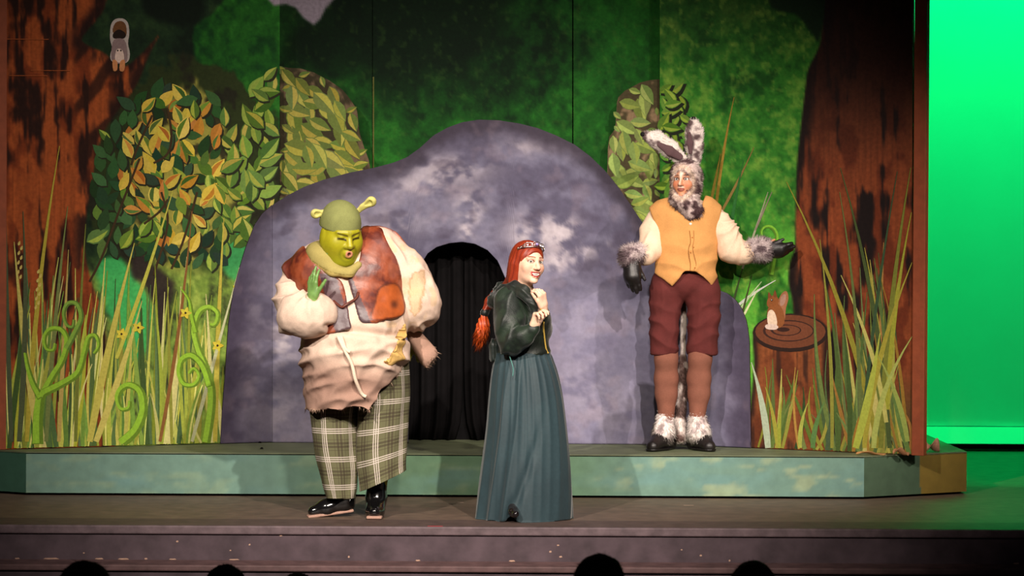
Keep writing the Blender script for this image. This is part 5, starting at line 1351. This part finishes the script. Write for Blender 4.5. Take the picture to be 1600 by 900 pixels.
# ------------------------------------------------------------------ performer in the furry hood
YC = 1.62
C_ = lambda px, py, dy=0.0: W(px, py, YC + dy)
c_ = lambda px: S(px, YC)
PC = empty('person', (C_(1068, 702)[0], YC, ZP), 'performer in long-eared fur hood, tan vest and maroon breeches standing on the platform', 'person', 'stage performers')
hC = Head(C_(1071, 282, -.07), basis(-22, 2, 0), 1.0)
F = Sdf(); hC.build(F, mouth='closed', ears=False)
F.chain([hC.p(0, .02, -.06), C_(1074, 325, 0)], [.056, .07], .03)
F.ell(C_(1072, 370, 0), (.17, .11, .24), .04); F.ell(C_(1070, 432, .02), (.14, .08, .10), .03)
F.chain([C_(1034, 342, .03), C_(1016, 390, -.05), C_(990, 403, -.16)], [.04, .04, .03], .03)
F.chain([C_(1110, 342, .03), C_(1144, 392, -.03), C_(1188, 390, -.10)], [.04, .04, .03], .03)
F.chain([C_(1040, 465, .01), C_(1040, 550, -.02), C_(1041, 590, .0), C_(1040, 655, .0), C_(1038, 690, 0)], [.065, .055, .058, .034, .036], .03)
F.chain([C_(1099, 465, .01), C_(1095, 550, -.02), C_(1092, 590, .0), C_(1088, 655, .0), C_(1088, 690, 0)], [.065, .055, .058, .034, .036], .03)
hand(F, C_(987, 406, -.17), (-.12, -.15, -1), (1, -.4, .0), (.3, .9, 0), .92, curl=(20, 25, 20)); hand(F, C_(1188, 390, -.11), (1, -.1, -.02), (.0, -.6, 1), (0, .6, .6), .92, curl=(12, 14, 10))
def colC(V, N):
    def sh(L, c):
        fr = L[:, 1] < -.05
        c = mixc(c, (250, 240, 228), np.exp(-((np.abs(L[:, 0]) - .0) / .016) ** 2 - ((L[:, 2] - .045) / .026) ** 2) * fr * .9)
        c = mixc(c, (248, 236, 222), np.exp(-((L[:, 0]) / .007) ** 2) * fr * sst(-.05, -.03, L[:, 2]) * sst(.05, .03, L[:, 2]) * .6)
        c = mixc(c, (238, 224, 212), np.exp(-((np.abs(L[:, 0]) - .008) / .012) ** 2 - ((L[:, 2] + .048) / .007) ** 2) * fr * .85)
        return c
    return hC.paint(V, (206, 140, 104), lip=(158, 88, 74), brow=(60, 36, 28), iris=(40, 30, 26), blush=(206, 112, 80), shade=sh, browlift=.004, lidc=(120, 84, 72))
solid('body', F, .011, m_skin, PC, colC, fine=[(C_(1048, 316, -.25), C_(1096, 240, .04), .0038), (C_(965, 450, -.3), C_(1010, 400, -.05), .006)])
# cream shirt sleeves and collar
Fs = Sdf().ell(C_(1071, 365, .01), (c_(50), .13, c_(56)), .03).ell(C_(1071, 337, .01), (c_(50), .10, c_(24)), .05)
Fs.chain([C_(1026, 338, .03), C_(1018, 362, -.01), C_(1016, 388, -.05)], [c_(16), c_(18), c_(20)], .03).chain([C_(1016, 388, -.05), C_(1005, 398, -.12), C_(992, 400, -.16)], [c_(20), c_(17), c_(13)], .03)
Fs.chain([C_(1118, 338, .03), C_(1134, 362, .0), C_(1144, 390, -.03)], [c_(17), c_(20), c_(22)], .03).chain([C_(1144, 390, -.03), C_(1165, 395, -.07), C_(1184, 391, -.10)], [c_(22), c_(18), c_(13)], .03)
def foldC(V):
    px, py = pix(V); l = sst(1030, 1015, px); r = sst(1118, 1130, px)
    return crs(np.arctan2(px - 1165, py - 340) * 16 + 6 * fbm2(px / 30, py / 30, 2)) * .008 * r + crs((px * .9 + py * .5) / 4.4 + 7 * fbm2(px / 30, py / 40, 2)) * .007 * l + (fade(V, 12) - .5) * .014
solid('shirt', Fs, .0075, m_cotton, PC, lambda V, N: np.tile(np.array([232., 202, 174]), (len(V), 1)) * (.95 + .1 * fade(V, 14))[:, None], fold=foldC)
# tan vest with pointed fronts
vb = Sdf().ell(C_(1071, 365, .01), (c_(55), .15, c_(62)), .03).ell(C_(1072, 338, .01), (c_(58), .125, c_(28)), .05).cap(C_(1071, 395, .01), C_(1070, 428, .01), c_(51), c_(53), .05, sq=((0, 1, 0), .80)).cap(C_(1040, 326, .01), C_(1022, 336, .02), c_(17), c_(12), .05).cap(C_(1104, 324, .01), C_(1122, 334, .02), c_(17), c_(12), .05)
PV = [(1012, 320), (1030, 312), (1050, 306), (1060, 330), (1078, 346), (1094, 330), (1102, 304), (1116, 304), (1131, 308), (1127, 330), (1122, 360), (1121, 390), (1120, 424), (1122, 432), (1112, 447), (1100, 434), (1086, 424), (1071, 424), (1062, 434), (1050, 447), (1036, 436), (1022, 427), (1026, 400), (1027, 372), (1022, 345)]
keepv = cut_poly(PV, YC); 
Fv = vb.keep(keepv)
def foldV(V):
    px, py = pix(V); return crs((py + .12 * np.abs(px - 1071)) / 4.6 + 6 * fbm2(px / 40, py / 30, 2)) * .006 * sst(370, 400, py) * sst(436, 420, py) + (fade(V, 9) - .5) * .014
vs = solid('vest', Fv, .007, m_felt, PC, lambda V, N: np.tile(np.array([204., 148, 88]), (len(V), 1)) * (.95 + .1 * fade(V, 20))[:, None], fold=foldV)
tube('front_seam', smooth_poly([front_pt(vs, 1079, y, .001) for y in (356, 372, 390, 408, 424)], 4, False), .0022, m_felt, vs, 6, (150, 100, 52))
tube('front_seam', smooth_poly([front_pt(vs, 1087, y, .0008) for y in (356, 372, 390, 408, 424)], 4, False), .0016, m_felt, vs, 6, (158, 106, 56))
for y in (366, 382, 398, 414): solid('button', Sdf().ell(front_pt(vs, 1083, y, .002), (.006, .004, .006), .001), .0028, m_felt, vs, (176, 118, 62))
solid('shirt_button', Sdf().ell(C_(1079, 350, -.135), (.010, .008, .010), .001), .004, m_cotton, PC, (240, 224, 206))
# breeches
Fb = Sdf().ell(C_(1070, 440, .01), (c_(53), .135, c_(32)), .03).chain([C_(1041, 455, .0), C_(1039, 500, 0), C_(1040, 546, -.01)], [c_(28), c_(26), c_(25)], .012).chain([C_(1098, 455, .0), C_(1099, 500, 0), C_(1097, 546, -.01)], [c_(28), c_(26), c_(25.5)], .012).cap(C_(1069, 486, -.2), C_(1069, 580, -.2), .012, .03, .02, 's', sq=((0, 1, 0), 14))
Fb.half(C_(1070, 555, 0), (0, 0, -1), .008)
def foldB(V):
    px, py = pix(V); return crs((py + .3 * np.abs(px - 1069)) / 4.2 + 7 * fbm2(px / 30, py / 40, 2)) * .006 * sst(450, 480, py) + crs((px + .25 * py) / 5 + 5 * fbm2(px / 20, py / 40, 2)) * .004 + (fade(V, 9) - .5) * .016
solid('breeches', Fb, .0075, m_cotton, PC, lambda V, N: np.tile(np.array([92., 42, 40]), (len(V), 1)) * (.88 + .24 * fade(V, 16))[:, None], fold=foldB)
for (x0, x1, x2) in ((1041, 1041, 1041), (1094, 1092, 1089)):
    solid('stocking', Sdf().chain([C_(x0, 535, -.01), C_(x0, 560, -.025), C_(x1, 592, .005), C_(x1, 615, .005), C_(x2, 655, .0)], [c_(18), c_(17.5), c_(18), c_(16.5), c_(12)], .03), .007, m_cotton, PC,
          lambda V, N: np.tile(np.array([134., 86, 70]), (len(V), 1)) * (.92 + .16 * fade(V, 20))[:, None])
# fur: hood, cuffs, ankle fur, tail
def mott(P, N, lo=(84, 62, 64), hi=(220, 200, 194), f=22, thr=.5, sd=0.0):
    n = fbm3(P + sd, f, 3); c = np.tile(np.array(lo, float), (len(P), 1)); return mixc(c, hi, sst(thr - .1, thr + .1, n))
Fh = Sdf().ell(hC.p(0, .02, .035), np.array([.094, .112, .10]), .02, M=hC.M).ell(hC.p(0, .02, -.04), np.array([.092, .10, .11]), .04, M=hC.M)
Fh.cap(hC.p(.0, -.02, -.12), C_(1082, 330, -.10), .075, .058, .04, sq=((1, 0, 0), 1.2))
Fh.ell(hC.p(-.004, -.125, -.02), np.array([.060, .095, .088]), .014, 's', hC.M)
def colHood(V, N):
    L = hC.loc(V); c = mott(V, N); face = np.exp(-((np.hypot(L[:, 0] / .062, (L[:, 2] + .02) / .09) - 1.15) / .22) ** 2) * (L[:, 1] < -.02)
    return mixc(c, (226, 200, 178), face * .85)
hood = solid('fur_hood', Fh, .0065, m_fur, PC, colHood, fold=lambda V: (fade(V, 26) - .5) * .02)
fur_on(hood, 'fur_pile', 9000, .017, .0022, colHood, (0, -.1, -.7), m_fur, hood, 21)
def ear(pts, rad, flat, inner, seed):
    f = Sdf().chain(pts, rad, .02, sq=((0, 1, 0), .45))
    p0, p1 = np.asarray(inner[0]), np.asarray(inner[1])
    o = solid('hood_ear', f, .006, m_fur, hood, lambda V, N: mott(V, N, (92, 74, 74), (226, 214, 206), 16, .46))
    fur_on(o, 'fur_pile', 2200, .013, .0020, lambda P, N: mott(P, N, (92, 74, 74), (226, 214, 206), 16, .46), unit(np.asarray(pts[-1]) - pts[0]) * .8, m_fur, hood, seed, mask=lambda V: (np.linalg.norm(np.cross(V - p0, unit(p1 - p0)), axis=1) > inner[2] * .9) | (V[:, 1] > p0[1]))
    li = Sdf().chain([p0, (p0 + p1) / 2, p1], [inner[2] * .75, inner[2], inner[2] * .55], .012, sq=((0, 1, 0), .4))
    solid('ear_lining', li, .005, m_felt, hood, (94, 72, 74), label='dusky brown ear lining')
    tp = np.asarray(pts[-1]); solid('ear_tip', Sdf().ell(tp + unit(tp - np.asarray(pts[-2])) * rad[-1] * .9, (.017, .013, .017), .005), .005, m_fur, hood, (14, 12, 12), label='black fluffy ear tip')
ear([C_(1068, 252, -.04), C_(1046, 232, -.06), C_(1026, 218, -.08), C_(1010, 212, -.09)], [c_(8), c_(13), c_(12.5), c_(7)], 0, (C_(1062, 245, -.085), C_(1030, 226, -.125), c_(7.5)), 31)
ear([C_(1086, 250, -.03), C_(1085, 228, -.04), C_(1085, 206, -.05), C_(1084, 193, -.05)], [c_(9), c_(13), c_(13), c_(8)], 0, (C_(1079, 238, -.082), C_(1077, 208, -.10), c_(5)), 32)
greyf = lambda P, N: mott(P, N, (112, 94, 98), (196, 180, 178), 30, .5)
for (a_, b_, ra, sd) in ((C_(998, 397, -.15), C_(983, 401, -.17), c_(16), 41), (C_(1176, 391, -.09), C_(1192, 390, -.11), c_(17), 42)):
    o = solid('fur_cuff', Sdf().cap(a_, b_, ra * .86, ra, .01, sq=((1, 0, 0), .8)), .008, m_fur, PC, greyf, fold=lambda V: (fade(V, 30) - .5) * .02)
    fur_on(o, 'fur_pile', 2600, .030, .0022, greyf, unit(b_ - a_) * .5, m_fur, o, sd)
# black hoof-shaped gloves
def glove(w, a, t, n, sc):
    f = Sdf(); hand(f, w, a, t, n, sc, per=((14, 10, 8), (12, 10, 8), (14, 12, 8), (18, 14, 8)), splay=1, r=.0145, thumb=22, thumbcurl=12); a = unit(a)
    f.cap(w - a * .02, w + a * .09 * sc, .038 * sc, .036 * sc, .02, sq=(t, 1.15)); return solid('glove', f, .0055, m_leather, PC, (22, 18, 18))
glove(C_(986, 404, -.17), np.array([.05, -.2, -1.]), np.array([1, -.5, .0]), np.array([.4, .9, 0]), 1.3)
glove(C_(1191, 391, -.11), np.array([1, -.12, -.02]), np.array([.1, -.6, .8]), np.array([0, .6, .6]), 1.22)
white = lambda P, N: mott(P, N, (196, 178, 176), (244, 232, 226), 30, .45)
for (x, y, sd) in ((1039, 664, 51), (1090, 664, 52)):
    o = solid('ankle_fur', Sdf().cap(C_(x, 655, 0), C_(x - (2 if x < 1060 else -2), 676, -.03), c_(13), c_(17), .02), .008, m_fur, PC, white, fold=lambda V: (fade(V, 30) - .5) * .02)
    fur_on(o, 'fur_pile', 1500, .026, .0022, white, (0, -.3, -1.2), m_fur, o, sd)
for (hl, tt) in ((C_(1044, 692, .06), C_(1020, 697, -.14)), (C_(1086, 692, .06), C_(1108, 697, -.12))):
    hl[2] = ZP + .045; tt[2] = ZP + .032; md = (hl + tt) / 2 + np.array([0, 0, .028])
    f = Sdf().chain([hl, md, tt], [c_(13), c_(14), c_(10)], .03).cap(hl, hl + np.array([0, 0, .05]), c_(12), c_(11), .03); f.half((0, 0, ZP + .001), (0, 0, -1), .003)
    sh = solid('shoe', f, .0065, m_leather, PC, (26, 20, 20)); so = Sdf().chain([hl, (hl + tt) / 2, tt], [c_(14.5), c_(15.5), c_(12)], .02); so.half((0, 0, ZP + .018), (0, 0, 1), .002); so.half((0, 0, ZP + .001), (0, 0, -1), .002)
    solid('sole', so, .0065, m_leather, sh, (16, 13, 13))
tailp = [C_(1068, 470, .16), C_(1067, 560, .16), C_(1066, 580, .13), C_(1064, 620, .12), C_(1062, 660, .08), C_(1064, 684, .02)]
o = solid('tail', Sdf().chain(tailp, [c_(5), c_(5), c_(9), c_(8), c_(9), c_(9)], .02), .007, m_fur, PC, lambda V, N: mott(V, N, (98, 76, 70), (232, 218, 210), 14, .46), fold=lambda V: (fade(V, 30) - .5) * .016)
fur_on(o, 'fur_pile', 1800, .020, .0022, lambda P, N: mott(P, N, (98, 76, 70), (232, 218, 210), 14, .46), (0, -.2, -1.4), m_fur, o, 61, mask=lambda V: pix(V)[1] > 565)
# ================================================================== AUDIENCE IN THE DARK
m_aud = paint_mat('audience_skin', .6, .05, 60, .3); m_audc = paint_mat('audience_clothes', .95, .1, 60, .1); m_seat = flat_mat('seat_velour', (46, 20, 22), .95, .15, 30, .1); m_sf = flat_mat('seat_metal', (30, 28, 28), .5, .1, 30, .4)
ZH = -0.92
def viewer(px, wpx, top, Y, haircol, label, style, seatlab):
    hw = S(wpx, Y) / 2; c = W(px, top, Y); sc = hw / .083
    zt = c[2]; hc = np.array([c[0], Y, zt - .122 * sc]); root = empty('person', (c[0], Y - .1, ZH), label, 'person', 'audience members')
    h = Head(hc, basis(180), sc); F = Sdf(); h.build(F)
    sz = zt - .30; F.chain([h.p(0, .02, -.06), np.array([c[0], Y, sz])], [.055, .07], .03)
    F.ell((c[0], Y - .02, sz - .10), (.20, .11, .12), .05).ell((c[0], Y - .03, sz - .32), (.16, .12, .24), .06)
    hip = ZH + .47
    for q in (-1, 1):
        F.chain([(c[0] + q * .19, Y, sz - .05), (c[0] + q * .23, Y + .03, sz - .33), (c[0] + q * .14, Y + .28, sz - .42)], [.055, .045, .034], .03)
        hand(F, (c[0] + q * .13, Y + .30, sz - .42), (-q * .2, 1, -.15), (-q, 0, .2), (0, 0, -1), 1, curl=(15, 20, 15))
        F.chain([(c[0] + q * .09, Y, hip + .06), (c[0] + q * .11, Y + .42, hip + .06), (c[0] + q * .11, Y + .46, ZH + .06), (c[0] + q * .11, Y + .58, ZH + .04)], [.085, .06, .045, .035], .03)
    F.cap((c[0], Y - .02, sz - .3), (c[0], Y, hip + .08), .14, .14, .05)
    solid('body', F, .016, m_aud, root, (150, 110, 90))
    Fc_ = Sdf().ell((c[0], Y - .02, sz - .10), (.225, .135, .14), .05).ell((c[0], Y - .03, sz - .32), (.185, .145, .26), .06).cap((c[0], Y - .02, sz - .3), (c[0], Y, hip + .08), .155, .15, .05)
    for q in (-1, 1): Fc_.chain([(c[0] + q * .19, Y, sz - .05), (c[0] + q * .23, Y + .03, sz - .33), (c[0] + q * .16, Y + .24, sz - .42)], [.07, .06, .048], .03)
    solid('jacket', Fc_, .018, m_audc, root, (38, 32, 36), fold=lambda V: (fade(V, 9) - .5) * .02)
    Fh = Sdf().ell(h.p(0, .016, .036), np.array([.085, .104, .088]) * sc, .02, M=h.M).ell(h.p(0, .04, -.02), np.array([.078, .08, .085]) * sc, .03, M=h.M).ell(h.p(0, -.12, -.03), np.array([.06, .09, .09]) * sc, .01, 's', h.M)
    if style == 'long': Fh.cap(h.p(0, .05, -.04), h.p(0, .075, -.2), .075, .07, .04)
    if style == 'bun': Fh.ell(h.p(0, .085, .06), (.04,) * 3, .02)
    hr = solid('hair', Fh, .009, m_audc, root, lambda V, N: np.tile(np.array(haircol, float), (len(V), 1)) * (.8 + .4 * fade(V, 40))[:, None], fold=lambda V: (fade(V, 24) - .5) * .018)
    rs = np.random.RandomState(int(px)); V, Q, N = o_V[hr.name]; i = rs.choice(len(V), 500)
    spikes('loose_strands', V[i], N[i] * .5, np.tile(np.array(haircol, float), (500, 1)), .02, .0014, np.array([0, -.2, -.6]), m_hair, hr, rs, .4, 'stuff')
    st = empty('theatre_seat', (c[0], Y - .1, ZH), seatlab, 'seat', 'theatre seats')
    box('seat_cushion', (c[0] - .24, Y - .16, hip - .12), (c[0] + .24, Y + .30, hip - .03), m_seat, st, .02)
    box('backrest', (c[0] - .24, Y - .30, hip - .05), (c[0] + .24, Y - .21, hip + .34), m_seat, st, .02)
    for q in (-1, 1):
        box('armrest', (c[0] + q * .27 - .025, Y - .25, hip + .09), (c[0] + q * .27 + .025, Y + .12, hip + .12), m_sf, st, .008)
        box('leg', (c[0] + q * .27 - .015, Y - .25, ZH), (c[0] + q * .27 + .015, Y - .12, hip + .09), m_sf, st, .004)
viewer(134, 84, 876, -5.0, (20, 15, 14), 'audience member whose dark head tops the bottom edge at far left', 'long', 'dark theatre seat under the audience head at far left')
viewer(354, 66, 882.5, -4.0, (18, 14, 14), 'audience member with a dark head below the gap left of the tartan trousers', 'short', 'dark theatre seat under the second audience head from the left')
viewer(467, 60, 895, -2.6, (20, 16, 14), 'audience member of whom only a sliver of hair shows below the left boot', 'short', 'dark theatre seat under the hidden audience member below the boots')
viewer(936, 76, 865, -5.0, (16, 13, 13), 'audience member with the tallest dark head, right of the long skirt', 'short', 'dark theatre seat under the tallest audience head')
viewer(1177, 74, 877, -4.6, (18, 15, 14), 'audience member with a dark head below the hooded performer', 'long', 'dark theatre seat under the rightmost audience head')
